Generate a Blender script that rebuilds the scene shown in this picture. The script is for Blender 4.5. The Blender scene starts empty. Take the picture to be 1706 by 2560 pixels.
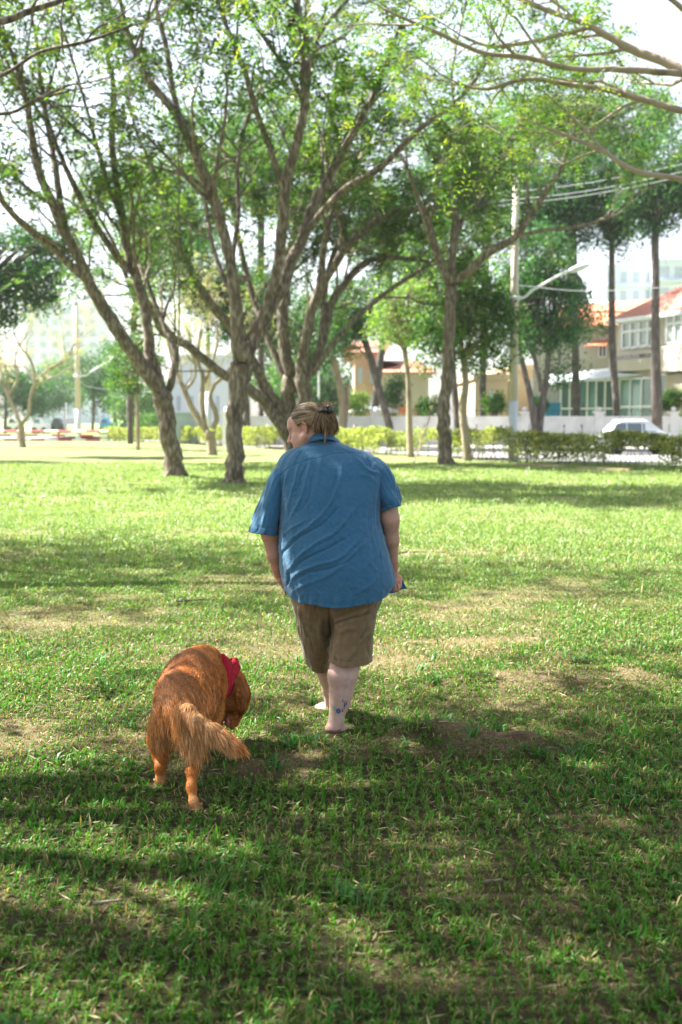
import bpy, math
import numpy as np
from mathutils import Vector, Matrix

# ------------------------------------------------------------------ camera, sky, sun, exposure
SC = bpy.context.scene
COL = SC.collection
F = 2844.0            # focal length in photo pixels (40 mm on a 36 mm tall frame)
EYE = 1.6
PITCH = math.atan((1280 - 1044.6) / F)

cd = bpy.data.cameras.new("camera"); cam = bpy.data.objects.new("camera", cd); COL.objects.link(cam)
cam.location = (0, 0, EYE); cam.rotation_euler = (math.pi / 2 - PITCH, 0, 0)
cd.sensor_fit = 'VERTICAL'; cd.sensor_height = 36; cd.lens = 40
cd.clip_start = 0.05; cd.clip_end = 3000
cd.dof.use_dof = True; cd.dof.focus_distance = 5.6; cd.dof.aperture_fstop = 2.6
SC.camera = cam

SUN_EL = math.radians(50); SUN_AZ = math.radians(-66)     # azimuth from +Y towards +X
sdir = Vector((math.sin(SUN_AZ) * math.cos(SUN_EL), math.cos(SUN_AZ) * math.cos(SUN_EL), math.sin(SUN_EL)))
w = bpy.data.worlds.new("World"); SC.world = w; w.use_nodes = True
nt = w.node_tree; nt.nodes.clear()
sky = nt.nodes.new('ShaderNodeTexSky'); sky.sky_type = 'NISHITA'; sky.sun_disc = False
sky.sun_elevation = SUN_EL; sky.sun_rotation = SUN_AZ; sky.dust_density = 2.0; sky.air_density = 1.0; sky.ozone_density = 1.0
bg = nt.nodes.new('ShaderNodeBackground'); bg.inputs[1].default_value = 0.066
out = nt.nodes.new('ShaderNodeOutputWorld')
hs = nt.nodes.new('ShaderNodeHueSaturation'); hs.inputs['Saturation'].default_value = 0.55   # thin white overcast veil
nt.links.new(sky.outputs[0], hs.inputs['Color']); nt.links.new(hs.outputs[0], bg.inputs[0]); nt.links.new(bg.outputs[0], out.inputs[0])
sl = bpy.data.lights.new("sun", 'SUN'); sl.energy = 5.0; sl.angle = math.radians(0.5); sl.color = (1, 0.975, 0.925)
so = bpy.data.objects.new("sun", sl); COL.objects.link(so); so.rotation_euler = sdir.to_track_quat('Z', 'Y').to_euler()
SC.view_settings.view_transform = 'Standard'; SC.view_settings.look = 'None'
SC.view_settings.exposure = 2.48; SC.view_settings.gamma = 1
SC.cycles.use_denoising = True
SC.cycles.max_bounces = 8; SC.cycles.diffuse_bounces = 3; SC.cycles.glossy_bounces = 2
SC.cycles.transmission_bounces = 5; SC.cycles.volume_bounces = 1; SC.cycles.transparent_max_bounces = 6
SC.cycles.caustics_reflective = False; SC.cycles.caustics_refractive = False

# ------------------------------------------------------------------ helpers
cp, sp = math.cos(PITCH), math.sin(PITCH)
def P(px, py, Y):
    """the point at distance Y straight ahead that the photo shows at (px, py)"""
    dx = (px - 853) / F; dy = (1280 - py) / F
    t = Y / (cp + dy * sp)
    return np.array((dx * t, Y, EYE + (-sp + dy * cp) * t))
def G(px, py):
    """the ground point under a photo pixel"""
    dx = (px - 853) / F; dy = (1280 - py) / F
    t = EYE / (sp - dy * cp)
    return np.array((dx * t, (cp + dy * sp) * t, 0.0))
K = 1706 / 1568.0
def PD(x, y, Y): return P(x * K, y * K, Y)
def GD(x, y): return G(x * K, y * K)

def tag(o, label=None, cat=None, group=None, kind=None):
    if label: o['label'] = label
    if cat: o['category'] = cat
    if group: o['group'] = group
    if kind: o['kind'] = kind
    return o
def empty(name, loc=(0, 0, 0), label=None, cat=None, group=None):
    o = bpy.data.objects.new(name, None); COL.objects.link(o); o.location = loc; o.empty_display_size = 0.2
    return tag(o, label, cat, group)

def raw_mesh(name, V, faces, mat=None, smooth=True, col=None, normals=None):
    """faces: list of (n,k) int arrays"""
    me = bpy.data.meshes.new(name)
    V = np.ascontiguousarray(V, dtype=np.float32)
    faces = [np.asarray(f, dtype=np.int32) for f in faces if len(f)]
    me.vertices.add(len(V)); me.vertices.foreach_set('co', V.ravel())
    nl = sum(f.size for f in faces); nf = sum(len(f) for f in faces)
    me.loops.add(nl); me.polygons.add(nf)
    me.loops.foreach_set('vertex_index', np.concatenate([f.ravel() for f in faces]))
    starts = []; s = 0
    for f in faces:
        starts.append(s + np.arange(len(f), dtype=np.int32) * f.shape[1]); s += f.size
    me.polygons.foreach_set('loop_start', np.concatenate(starts))
    me.update(calc_edges=True)
    me.polygons.foreach_set('use_smooth', np.full(nf, bool(smooth)))
    if col is not None:
        a = me.color_attributes.new('Col', 'FLOAT_COLOR', 'POINT')
        c = np.ones((len(V), 4), np.float32); c[:, :3] = col
        a.data.foreach_set('color', c.ravel())
    if mat: me.materials.append(mat)
    return me
def obj(name, me, parent=None):
    o = bpy.data.objects.new(name, me); COL.objects.link(o)
    if parent is not None:
        o.parent = parent
        o.matrix_parent_inverse = Matrix.Translation(parent.location).inverted()
    return o

class MB:
    """collects boxes, tubes, sheets and links them as ONE mesh"""
    def __init__(s): s.V = []; s.Q = []; s.T = []; s.C = []; s.n = 0
    def add(s, V, quads=None, tris=None, col=None):
        V = np.asarray(V, dtype=np.float64).reshape(-1, 3)
        if quads is not None and len(quads): s.Q.append(np.asarray(quads).reshape(-1, 4) + s.n)
        if tris is not None and len(tris): s.T.append(np.asarray(tris).reshape(-1, 3) + s.n)
        s.V.append(V); s.n += len(V)
        c = np.ones((len(V), 3)) if col is None else np.broadcast_to(np.asarray(col, dtype=float), (len(V), 3))
        s.C.append(c)
        return s
    def box(s, lo, hi, M=None, col=None):
        x0, y0, z0 = lo; x1, y1, z1 = hi
        V = np.array([(x0, y0, z0), (x1, y0, z0), (x1, y1, z0), (x0, y1, z0), (x0, y0, z1), (x1, y0, z1), (x1, y1, z1), (x0, y1, z1)], float)
        if M is not None: V = V @ np.array(M)[:3, :3].T + np.array(M)[:3, 3]
        return s.add(V, [(0, 3, 2, 1), (4, 5, 6, 7), (0, 1, 5, 4), (1, 2, 6, 5), (2, 3, 7, 6), (3, 0, 4, 7)], col=col)
    def tube(s, pts, rad, n=8, cap=True, col=None, wob=0.0, seed=0):
        pts = np.asarray(pts, float); m = len(pts)
        rad = np.broadcast_to(np.asarray(rad, float), (m,))
        T = np.gradient(pts, axis=0); T /= np.linalg.norm(T, axis=1)[:, None] + 1e-12
        ref = np.array((0.0, 1.0, 0.0)) if abs(T[:, 1]).mean() < 0.8 else np.array((1.0, 0, 0))
        A = np.cross(T, ref); A /= np.linalg.norm(A, axis=1)[:, None] + 1e-12
        B = np.cross(T, A)
        th = np.arange(n) * 2 * np.pi / n
        R = rad[:, None] * np.ones(n)[None]
        if wob:
            r = np.random.default_rng(seed); ph = r.uniform(0, 6.28, 4); tt = np.arange(m)[:, None]
            R = R * (1 + wob * (np.sin(2 * th[None] + ph[0] + tt * .35) + .6 * np.sin(3 * th[None] + ph[1] - tt * .5) + .5 * np.sin(tt * 1.3 + ph[2] + th[None])))
        V = pts[:, None] + R[..., None] * (np.cos(th)[None, :, None] * A[:, None] + np.sin(th)[None, :, None] * B[:, None])
        i = np.arange(m - 1)[:, None] * n; j = np.arange(n)[None]; k = (j + 1) % n
        Q = np.stack([i + j, i + k, i + n + k, i + n + j], -1).reshape(-1, 4)
        V = V.reshape(-1, 3)
        Tt = None
        if cap:
            V = np.vstack([V, pts[0], pts[-1]]); c0 = m * n; j = np.arange(n); k = (j + 1) % n
            Tt = np.vstack([np.stack([np.full(n, c0), k, j], -1), np.stack([np.full(n, c0 + 1), (m - 1) * n + j, (m - 1) * n + k], -1)])
        return s.add(V, Q, Tt, col)
    def sheet(s, grid, col=None, closed=False):
        g = np.asarray(grid, float); a, b = g.shape[:2]
        i = np.arange(a - 1)[:, None] * b
        j = np.arange(b if closed else b - 1)[None]; k = (j + 1) % b
        Q = np.stack([i + j, i + k, i + b + k, i + b + j], -1).reshape(-1, 4)
        return s.add(g.reshape(-1, 3), Q, None, col)
    def build(s, name, mat, parent=None, smooth=False, usecol=False):
        V = np.vstack(s.V); fs = []
        if s.Q: fs.append(np.vstack(s.Q))
        if s.T: fs.append(np.vstack(s.T))
        return obj(name, raw_mesh(name, V, fs, mat, smooth, np.vstack(s.C) if usecol else None), parent)

def catmull(pts, per=6):
    p = np.asarray(pts, float)
    if len(p) < 3:
        t = np.linspace(0, 1, per + 1)[:, None]; return p[0] * (1 - t) + p[-1] * t
    q = np.vstack([2 * p[0] - p[1], p, 2 * p[-1] - p[-2]]); o = []
    t = (np.arange(per) / per)[:, None]
    for i in range(len(p) - 1):
        a, b, c, d = q[i:i + 4]
        o.append(.5 * (2 * b + (c - a) * t + (2 * a - 5 * b + 4 * c - d) * t ** 2 + (3 * b - a - 3 * c + d) * t ** 3))
    return np.vstack(o + [p[-1:]])

def vnoise(x, y, seed=0, z=None):
    """smooth 2-D value noise in 0..1"""
    r = np.random.default_rng(seed); N = 256; tab = r.random((N, N))
    xi = np.floor(x).astype(int); yi = np.floor(y).astype(int); fx = x - xi; fy = y - yi
    fx = fx * fx * (3 - 2 * fx); fy = fy * fy * (3 - 2 * fy)
    g = lambda a, b: tab[a % N, b % N]
    return (g(xi, yi) * (1 - fx) + g(xi + 1, yi) * fx) * (1 - fy) + (g(xi, yi + 1) * (1 - fx) + g(xi + 1, yi + 1) * fx) * fy
def fbm(x, y, seed=0, octv=4):
    v = 0; a = .5; t = 0
    for i in range(octv): v = v + a * vnoise(x * 2 ** i + 17.3 * i, y * 2 ** i - 9.1 * i, seed + i); t += a; a *= .5
    return v / t

# ------------------------------------------------------------------ materials
MATS = {}
def mat(name, color=None, rough=0.8, attr=False, transl=0.0, noise=None, bump=None, spec=0.3, metal=0.0, alpha=None, tint=None, bump_coord='Object', sheen=0):
    """noise=(scale, colour2, lo, hi[, stretch]); bump=(scale, strength, distance[, stretch])"""
    if name in MATS: return MATS[name]
    m = bpy.data.materials.new(name); m.use_nodes = True; MATS[name] = m
    t = m.node_tree; N = t.nodes; L = t.links; N.clear()
    o = N.new('ShaderNodeOutputMaterial'); b = N.new('ShaderNodeBsdfPrincipled')
    b.inputs['Roughness'].default_value = rough; b.inputs['Specular IOR Level'].default_value = spec
    b.inputs['Metallic'].default_value = metal
    if sheen: b.inputs['Sheen Weight'].default_value = sheen
    csrc = None
    if attr:
        a = N.new('ShaderNodeVertexColor'); a.layer_name = 'Col'; csrc = a.outputs[0]
    else:
        r = N.new('ShaderNodeRGB'); r.outputs[0].default_value = (*color, 1); csrc = r.outputs[0]
    tc = N.new('ShaderNodeTexCoord')
    def coords(st):
        if st is None: return tc.outputs[bump_coord]
        mp = N.new('ShaderNodeMapping'); mp.inputs['Scale'].default_value = st; L.new(tc.outputs[bump_coord], mp.inputs[0]); return mp.outputs[0]
    for nz in ([noise] if noise and not isinstance(noise, list) else (noise or [])):
        nn = N.new('ShaderNodeTexNoise'); nn.inputs['Scale'].default_value = nz[0]; nn.inputs['Detail'].default_value = 6
        L.new(coords(nz[4] if len(nz) > 4 else None), nn.inputs['Vector'])
        mr = N.new('ShaderNodeMapRange'); mr.inputs[1].default_value = nz[2]; mr.inputs[2].default_value = nz[3]; L.new(nn.outputs[0], mr.inputs[0])
        mx = N.new('ShaderNodeMix'); mx.data_type = 'RGBA'; L.new(mr.outputs[0], mx.inputs[0]); L.new(csrc, mx.inputs[6]); mx.inputs[7].default_value = (*nz[1], 1)
        csrc = mx.outputs[2]
    L.new(csrc, b.inputs['Base Color'])
    nrm = None
    if bump:
        prev = None
        for bp in (bump if isinstance(bump, list) else [bump]):
            nn = N.new('ShaderNodeTexNoise'); nn.inputs['Scale'].default_value = bp[0]; nn.inputs['Detail'].default_value = 5
            L.new(coords(bp[3] if len(bp) > 3 else None), nn.inputs['Vector'])
            bm = N.new('ShaderNodeBump'); bm.inputs['Strength'].default_value = bp[1]; bm.inputs['Distance'].default_value = bp[2]
            L.new(nn.outputs[0], bm.inputs['Height'])
            if prev: L.new(prev, bm.inputs['Normal'])
            prev = bm.outputs[0]
        nrm = prev; L.new(nrm, b.inputs['Normal'])
    if transl:
        tr = N.new('ShaderNodeBsdfTranslucent'); ms = N.new('ShaderNodeMixShader'); ms.inputs[0].default_value = transl
        hsv = N.new('ShaderNodeMix'); hsv.data_type = 'RGBA'; hsv.blend_type = 'MULTIPLY'; hsv.inputs[0].default_value = 1
        L.new(csrc, hsv.inputs[6]); hsv.inputs[7].default_value = (*(tint or (1.1, 1.2, .5)), 1); L.new(hsv.outputs[2], tr.inputs[0])
        L.new(b.outputs[0], ms.inputs[1]); L.new(tr.outputs[0], ms.inputs[2]); L.new(ms.outputs[0], o.inputs[0])
    else:
        L.new(b.outputs[0], o.inputs[0])
    if alpha is not None: b.inputs['Alpha'].default_value = alpha
    return m
M_LEAF = mat('leaf', attr=True, rough=.5, transl=.45, spec=.4)
M_GRASS = mat('grass_blade', attr=True, rough=.48, transl=.35, spec=.3, tint=(1.15, 1.3, .6))
M_BARK = mat('bark', (.105, .080, .055), .9, noise=[(3.0, (.06, .045, .032), .5, .68, (1, 1, .35)), (14.0, (.30, .25, .185), .45, .72, (1, 1, .3))], bump=[(9, .9, .05, (1, 1, .25)), (45, .6, .02, (1, 1, .3))])
M_BARKL = mat('pale_bark', (.33, .27, .19), .9, noise=[(4.0, (.15, .12, .08), .5, .75, (1, 1, .4))], bump=(14, .8, .04, (1, 1, .25)))
M_BARKD = mat('dark_bark', (.085, .07, .06), .9, noise=[(5.0, (.22, .19, .16), .5, .75, (1, 1, .4))], bump=(14, .8, .04, (1, 1, .25)))
# ------------------------------------------------------------------ ground
def sstep(a, b, x):
    t = np.clip((x - a) / (b - a), 0, 1); return t * t * (3 - 2 * t)
RIDGES = [((.42, 5.42), (.95, 5.36), .060, .13), ((.30, 5.48), (.62, 5.36), .05, .12), ((.75, 6.75), (1.75, 6.9), .07, .2), ((-.35, 5.1), (.35, 5.3), .03, .16)]
def ridge_d(x, y, a, b):
    ax, ay = a; bx, by = b; dx, dy = bx - ax, by - ay
    t = np.clip(((x - ax) * dx + (y - ay) * dy) / (dx * dx + dy * dy), 0, 1)
    return np.hypot(x - ax - t * dx, y - ay - t * dy)
def gz(x, y):
    x = np.asarray(x, float); y = np.asarray(y, float)
    z = (fbm(x * .5 + 40, y * .5 + 40, 3) - .5) * .06 + (fbm(x * 2.3 + 9, y * 2.3, 5) - .5) * .025
    z = z * sstep(0, 3, y)
    for a, b, h, wd in RIDGES:
        d = ridge_d(x, y, a, b); z = z + h * np.exp(-(d / wd) ** 2) * (.75 + .5 * fbm(x * 6, y * 6, 11))
    for k, (mx, my, h, rr) in enumerate(MOUNDS): z = z + h * np.exp(-((x - mx) ** 2 + (y - my) ** 2) / rr ** 2)
    return z
MOUNDS = []
for (bx, by, h, rr) in [(405, 1100, .04, .9), (538, 1118, .04, 1.0), (690, 1058, .25, 2.0), (1028, 1073, .05, 1.1), (1078, 1060, .04, .7)]:
    g = GD(bx, by); MOUNDS.append((g[0], g[1], h, rr))
def dryness(x, y):
    """0 lush .. 1 bare: worn earth and thatch"""
    d = sstep(.55, .78, fbm(x * .9 + 5, y * .9 + 31, 21, 5)) * .75 + .35 * sstep(.52, .72, fbm(x * 3.2, y * 3.2, 25, 3))
    for a, b, h, wd in RIDGES: d = np.maximum(d, 1.25 * np.exp(-(ridge_d(x, y, a, b) / (wd * 1.2)) ** 2) * sstep(.36, .60, fbm(x * 5, y * 5, 8)))
    return np.clip(d, 0, 1)

def make_ground():
    # one sheet to the horizon, dense near the camera
    ys = np.concatenate([np.linspace(-40, 1.5, 12)[:-1], np.linspace(1.5, 9, 210)[:-1], np.geomspace(9, 90, 190)[:-1], np.geomspace(90, 1500, 24)])
    n = 161
    u = np.linspace(-1, 1, n); u = np.sign(u) * np.abs(u) ** 1.8
    W = np.maximum(9, np.abs(ys) * 1.2)
    X = W[:, None] * u[None] ; Yg = np.repeat(ys[:, None], n, 1)
    Z = gz(X, Yg) * (1 - sstep(70, 100, Yg))
    V = np.stack([X, Yg, Z], -1)
    a, b = V.shape[:2]; i = np.arange(a - 1)[:, None] * b; j = np.arange(b - 1)[None]
    Q = np.stack([i + j, i + j + 1, i + b + j + 1, i + b + j], -1).reshape(-1, 4)
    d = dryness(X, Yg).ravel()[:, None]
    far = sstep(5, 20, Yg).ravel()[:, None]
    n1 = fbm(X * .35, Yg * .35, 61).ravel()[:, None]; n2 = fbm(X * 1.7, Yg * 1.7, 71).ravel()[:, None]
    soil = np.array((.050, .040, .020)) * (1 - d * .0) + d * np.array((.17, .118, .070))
    green = np.array((.19, .25, .085)) * (1 - n1) + n1 * np.array((.31, .34, .15))  # far lawn green, its sunlit paleness included in the colour
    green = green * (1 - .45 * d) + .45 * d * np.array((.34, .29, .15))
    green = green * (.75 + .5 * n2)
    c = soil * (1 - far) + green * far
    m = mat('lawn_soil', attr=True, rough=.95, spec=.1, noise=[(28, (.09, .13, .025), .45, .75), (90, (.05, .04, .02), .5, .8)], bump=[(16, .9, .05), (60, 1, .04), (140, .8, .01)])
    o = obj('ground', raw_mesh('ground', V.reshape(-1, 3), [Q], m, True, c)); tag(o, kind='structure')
make_ground()

FEET = [(*P(x, y, Y)[:2], r) for x, y, Y, r in [(398,1980,4.87,.045),(390,1980,4.92,.04),(491,2040,4.56,.045),(500,2040,4.61,.045),(519,1935,5.24,.035),(833,1840,5.64,.05),(858,1840,5.70,.05),(875,1838,5.74,.04),(832,1850,5.57,.05),(855,1850,5.62,.05),(826,1785,6.07,.045),(806,1778,6.12,.05),(790,1775,6.13,.05)]]
def make_grass():
    r = np.random.default_rng(5)
    bands = [(2.0, 4.2, 14000, .029, .0046), (4.2, 7.5, 10500, .030, .0052), (7.5, 12, 4400, .036, .0075), (12, 20, 1500, .05, .013), (20, 40, 420, .065, .024)]
    VV = []; QQ = []; TT = []; CC = []; n0 = 0
    for (y0, y1, den, L, W) in bands:
        wd = lambda y: y * .40 + 1.0
        area = (wd(y0) + wd(y1)) * (y1 - y0); n = int(area * den)
        y = np.sqrt(r.uniform(y0 * y0, y1 * y1, n)); x = r.uniform(-1, 1, n) * wd(y)
        # tufts: pull blades towards clump centres
        cs = .055; cx = np.floor(x / cs); cy = np.floor(y / cs)
        hx = np.sin(cx * 127.1 + cy * 311.7) * 43758.5; hy = np.sin(cx * 269.5 + cy * 183.3) * 43758.5
        hx -= np.floor(hx); hy -= np.floor(hy); pull = .35 * (y < 12)
        x = x + (cx * cs + hx * cs - x) * pull; y = y + (cy * cs + hy * cs - y) * pull
        d = dryness(x, y)
        keep = r.random(n) > d * .80
        for fx, fy, fr in FEET: keep &= np.hypot(x - fx, y - fy) > fr
        x, y, d = x[keep], y[keep], d[keep]; n = len(x)
        tuft = sstep(.56, .74, fbm(x * 2.1 + 3, y * 2.1 + 8, 33))            # lusher, longer patches
        big = r.random(n) < .025
        l = L * r.uniform(.5, 1.35, n) * (1 + .55 * tuft) * (1 - .35 * d) * np.where(big, 2.0, 1)
        wdt = W * r.uniform(.7, 1.3, n) * np.where(big, 1.5, 1)
        az = r.uniform(0, 2 * np.pi, n); lean = r.uniform(.25, 1.25, n)      # lean from the vertical
        dirh = np.stack([np.cos(az), np.sin(az), np.zeros(n)], -1); side = np.stack([-np.sin(az), np.cos(az), np.zeros(n)], -1)
        tw = r.normal(0, .5, n)[:, None]; side = side * np.cos(tw) + np.array((0, 0, 1.0)) * np.sin(tw)
        p0 = np.stack([x, y, gz(x, y) - .003], -1)
        up = np.array((0, 0, 1.0))
        d1 = dirh * np.sin(lean * .5)[:, None] + up * np.cos(lean * .5)[:, None]
        d2 = dirh * np.sin(np.minimum(lean * 1.35, 1.75))[:, None] + up * np.cos(np.minimum(lean * 1.35, 1.75))[:, None]
        p1 = p0 + d1 * (l * .5)[:, None]; p2 = p1 + d2 * (l * .5)[:, None]
        hw = (side * wdt[:, None]) * .5
        V = np.stack([p0 - hw * .7, p0 + hw * .7, p1 + hw, p1 - hw, p2], 1).reshape(-1, 3)
        b = n0 + np.arange(n)[:, None] * 5
        QQ.append(b + np.array([0, 1, 2, 3])); TT.append(b + np.array([3, 2, 4])); VV.append(V); n0 += 5 * n
        t = r.random(n)[:, None]; n1 = fbm(x * .8, y * .8, 41)[:, None]
        g = np.array((.022, .125, .008)) * (1 - t) + t * np.array((.065, .23, .015))
        g = g * (1 - .55 * n1) + .55 * n1 * np.array((.14, .27, .025))
        g = g * (1 - .35 * tuft[:, None]) + .35 * tuft[:, None] * np.array((.03, .17, .02))
        dry = (r.random(n) < .17 + .5 * d)[:, None]
        s = r.random(n)[:, None]
        g = np.where(dry, np.array((.30, .22, .10)) * (.5 + s) , g)
        olive = (r.random(n) < .16)[:, None]
        g = np.where(olive, np.array((.17, .15, .05)) * (.6 + .7 * s), g)
        if y0 >= 7:                                        # far lawn: paler and yellower, sunlit brightness put into the blade colour
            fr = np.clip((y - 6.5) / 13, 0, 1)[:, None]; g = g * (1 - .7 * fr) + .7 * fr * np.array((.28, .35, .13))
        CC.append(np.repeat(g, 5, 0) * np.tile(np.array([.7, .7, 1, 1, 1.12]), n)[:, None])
    # single taller tufts of broad blades
    tx = np.concatenate([np.array([.50, .62, .28, .93, .75, -.30, 1.2, -.9, .1]), r.uniform(-2.4, 2.4, 26)]); ty = np.concatenate([np.array([5.18, 5.30, 5.25, 5.2, 5.45, 5.0, 4.6, 5.6, 3.6]), r.uniform(2.6, 8, 26)])
    for cx_, cy_ in zip(tx, ty):
        n = r.integers(5, 15); az = r.uniform(0, 6.28, n); ln = r.uniform(.06, .13, n); x = cx_ + r.normal(0, .018, n); y = cy_ + r.normal(0, .018, n); p0 = np.stack([x, y, gz(x, y)], -1)
        dh = np.stack([np.cos(az), np.sin(az), 0 * az], -1); sd = np.stack([-np.sin(az), np.cos(az), 0 * az], -1) * .0045; up = np.array((0, 0, 1.)); lean = r.uniform(.2, .7, n)[:, None]
        p1 = p0 + (dh * lean + up * .9) * (ln * .5)[:, None]; p2 = p1 + (dh * 1.0 + up * .15) * (ln * .55)[:, None]
        VV.append(np.stack([p0 - sd, p0 + sd, p1 + sd, p1 - sd, p2], 1).reshape(-1, 3)); b = n0 + np.arange(n)[:, None] * 5; QQ.append(b + np.array([0, 1, 2, 3])); TT.append(b + np.array([3, 2, 4])); n0 += 5 * n
        CC.append(np.repeat(np.array((.055, .17, .03)) * r.uniform(.5, 1.5, (n, 1)), 5, 0))
    # fallen dry blades and leaf litter
    n = 5200; y = np.sqrt(r.uniform(4, 110, n)); x = r.uniform(-1, 1, n) * (y * .32 + .6); az = r.uniform(0, 6.28, n); l = r.uniform(.02, .07, n); wdt = r.uniform(.003, .008, n)
    c = np.stack([x, y, gz(x, y) + r.uniform(.012, .035, n)], -1); dv = np.stack([np.cos(az), np.sin(az), r.uniform(-.25, .25, n)], -1) * l[:, None] * .5; sv = np.stack([-np.sin(az), np.cos(az), r.uniform(-.5, .5, n)], -1) * wdt[:, None] * .5
    V = np.stack([c - dv, c + sv, c + dv, c - sv], 1).reshape(-1, 3); b = n0 + np.arange(n)[:, None] * 4
    QQ.append(b + np.array([0, 1, 2, 3])); VV.append(V); CC.append(np.repeat(np.array((.42, .33, .18)) * r.uniform(.35, 1.1, (n, 1)), 4, 0))
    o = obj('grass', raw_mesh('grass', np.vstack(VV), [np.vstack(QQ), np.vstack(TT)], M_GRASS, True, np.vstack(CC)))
    tag(o, 'short green lawn grass with dry straw coloured patches', 'grass', kind='stuff')
make_grass()
def stick(pts, r0, label, mt=None, n=7):
    q = catmull(np.array([(x, y, float(gz(x, y)) + z) for x, y, z in pts]), 6); mb = MB(); mb.tube(q, np.linspace(r0, r0 * .45, len(q)), n, wob=.12, seed=len(pts)); return tag(mb.build('fallen_twig', mt or M_BARK, smooth=True), label, 'twig')
g_ = GD(455, 1390); stick([(g_[0]-.18, g_[1]-.02, .03), (g_[0], g_[1]+.02, .04), (g_[0]+.16, g_[1]+.06, .035)], .008, 'thin dark fallen twig on the lawn left of the walker')
g_ = GD(955, 1278); stick([(g_[0]-.3, g_[1], .03), (g_[0], g_[1]+.05, .04), (g_[0]+.35, g_[1]+.02, .03)], .010, 'dark fallen twig on the lawn right of the walker beyond the hip')
g_ = GD(250, 2090); stick([(g_[0]-.05, g_[1], .03), (g_[0]+.05, g_[1]+.01, .035)], .006, 'short twig in the near grass below the dog')
g_ = GD(1135, 2052); stick([(g_[0]-.03, g_[1], .03), (g_[0]+.03, g_[1]+.01, .035)], .007, 'stubby dark twig in the near grass on the right')
# old weathered root breaking through the turf right of the walker's heel
mr_ = MB(); q = catmull(np.array([(.14, 5.44, -.06), (.34, 5.47, -.022), (.55, 5.43, .004), (.74, 5.38, .0), (.90, 5.37, -.02), (1.06, 5.33, -.07)]), 10); q[:, 2] += gz(q[:, 0], q[:, 1]) * .75
mr_.tube(q, .040 + .018 * np.sin(np.linspace(0, 9, len(q))) * np.linspace(.3, 1, len(q)), 18, wob=.16, seed=3)
tag(mr_.build('tree_root', mat('old_root', (.13, .085, .045), .95, noise=[(18, (.08, .05, .03), .45, .7, (.4, 1, 1)), (7, (.24, .16, .085), .5, .75)], bump=[(26, 1, .02, (.3, 1, 1)), (80, .6, .008)]), smooth=True), 'weathered brown root breaking through the turf right of the bare heel', 'tree root')
# ------------------------------------------------------------------ trees
PAL = {
 'rain':  [(.034, .085, .014), (.062, .135, .020), (.125, .20, .03), (.22, .24, .04)],
 'rainY': [(.06, .14, .022), (.11, .21, .03), (.20, .27, .04), (.34, .32, .05)],
 'dark':  [(.018, .075, .022), (.03, .105, .028), (.05, .15, .03), (.12, .22, .04)],
 'pale':  [(.12, .24, .05), (.20, .32, .07), (.28, .38, .09), (.38, .42, .12)],
 'lush':  [(.03, .11, .016), (.06, .17, .022), (.13, .26, .03), (.22, .31, .04)],
 'dry':   [(.30, .27, .16), (.38, .34, .22), (.30, .34, .12), (.45, .38, .25)],
 'hedge': [(.14, .21, .04), (.27, .33, .07), (.42, .43, .13), (.46, .37, .17)],
}
def unit(v): return v / (np.linalg.norm(v, axis=-1, keepdims=True) + 1e-9)
def pick_col(r, n, pal, wts, clump=None):
    pal = np.array(PAL[pal]); k = r.choice(4, n, p=np.array(wts) / sum(wts))
    c = pal[k] * r.uniform(.75, 1.25, (n, 1))
    if clump is not None: c = c * clump[:, None]
    return c
def fronds(r, O, D, L, pal, wts, K_=4, pl=.10, pw=.034, clump=None):
    """feathery compound leaves: rows of narrow pinnae on both sides of a drooping stalk"""
    n = len(O); D = unit(D); up = np.array((0, 0, 1.0)); S = unit(np.cross(D, up) + r.normal(0, .25, (n, 3)))
    VV = []; C = pick_col(r, n, pal, wts, clump)
    for k in range(K_):
        s = (k + .6) / K_
        c = O + D * (L * s)[:, None] - up * (L * .35 * s * s)[:, None]
        for sg in (-1, 1):
            d = unit(S * sg + D * .45 + r.normal(0, .15, (n, 3)) - up * .15)
            ln = pl * (1.1 - .55 * abs(s - .45)) * r.uniform(.8, 1.2, n)
            wv = unit(np.cross(d, up + r.normal(0, .35, (n, 3))))
            e = c + d * ln[:, None]; mdl = (c + e) / 2
            VV.append(np.stack([c, mdl + wv * pw / 2, e, mdl - wv * pw / 2], 1))
    V = np.stack(VV, 1).reshape(-1, 3); q = np.arange(len(V)).reshape(-1, 4)
    return V, q, np.repeat(C, 8 * K_, 0)
def leaves(r, O, size, pal, wts, clump=None, asp=.5):
    n = len(O); d = unit(r.normal(0, 1, (n, 3)) + np.array((0, 0, -.35))); wv = unit(np.cross(d, r.normal(0, 1, (n, 3)) + np.array((0, 0, .6))))
    l = size * r.uniform(.65, 1.3, n)[:, None]; e = O + d * l; m = (O + e) / 2 + np.cross(d, wv) * l * .08
    V = np.stack([O, m + wv * l * asp / 2, e, m - wv * l * asp / 2], 1).reshape(-1, 3)
    return V, np.arange(len(V)).reshape(-1, 4), np.repeat(pick_col(r, n, pal, wts, clump), 4, 0)

def wander(r, p0, d0, length, segs, curl, lift):
    p = [p0]; d = unit(d0); st = length / segs
    for i in range(segs):
        d = unit(d + r.normal(0, curl, 3) + np.array((0, 0, lift))); p.append(p[-1] + d * st)
    return np.array(p)

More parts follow.
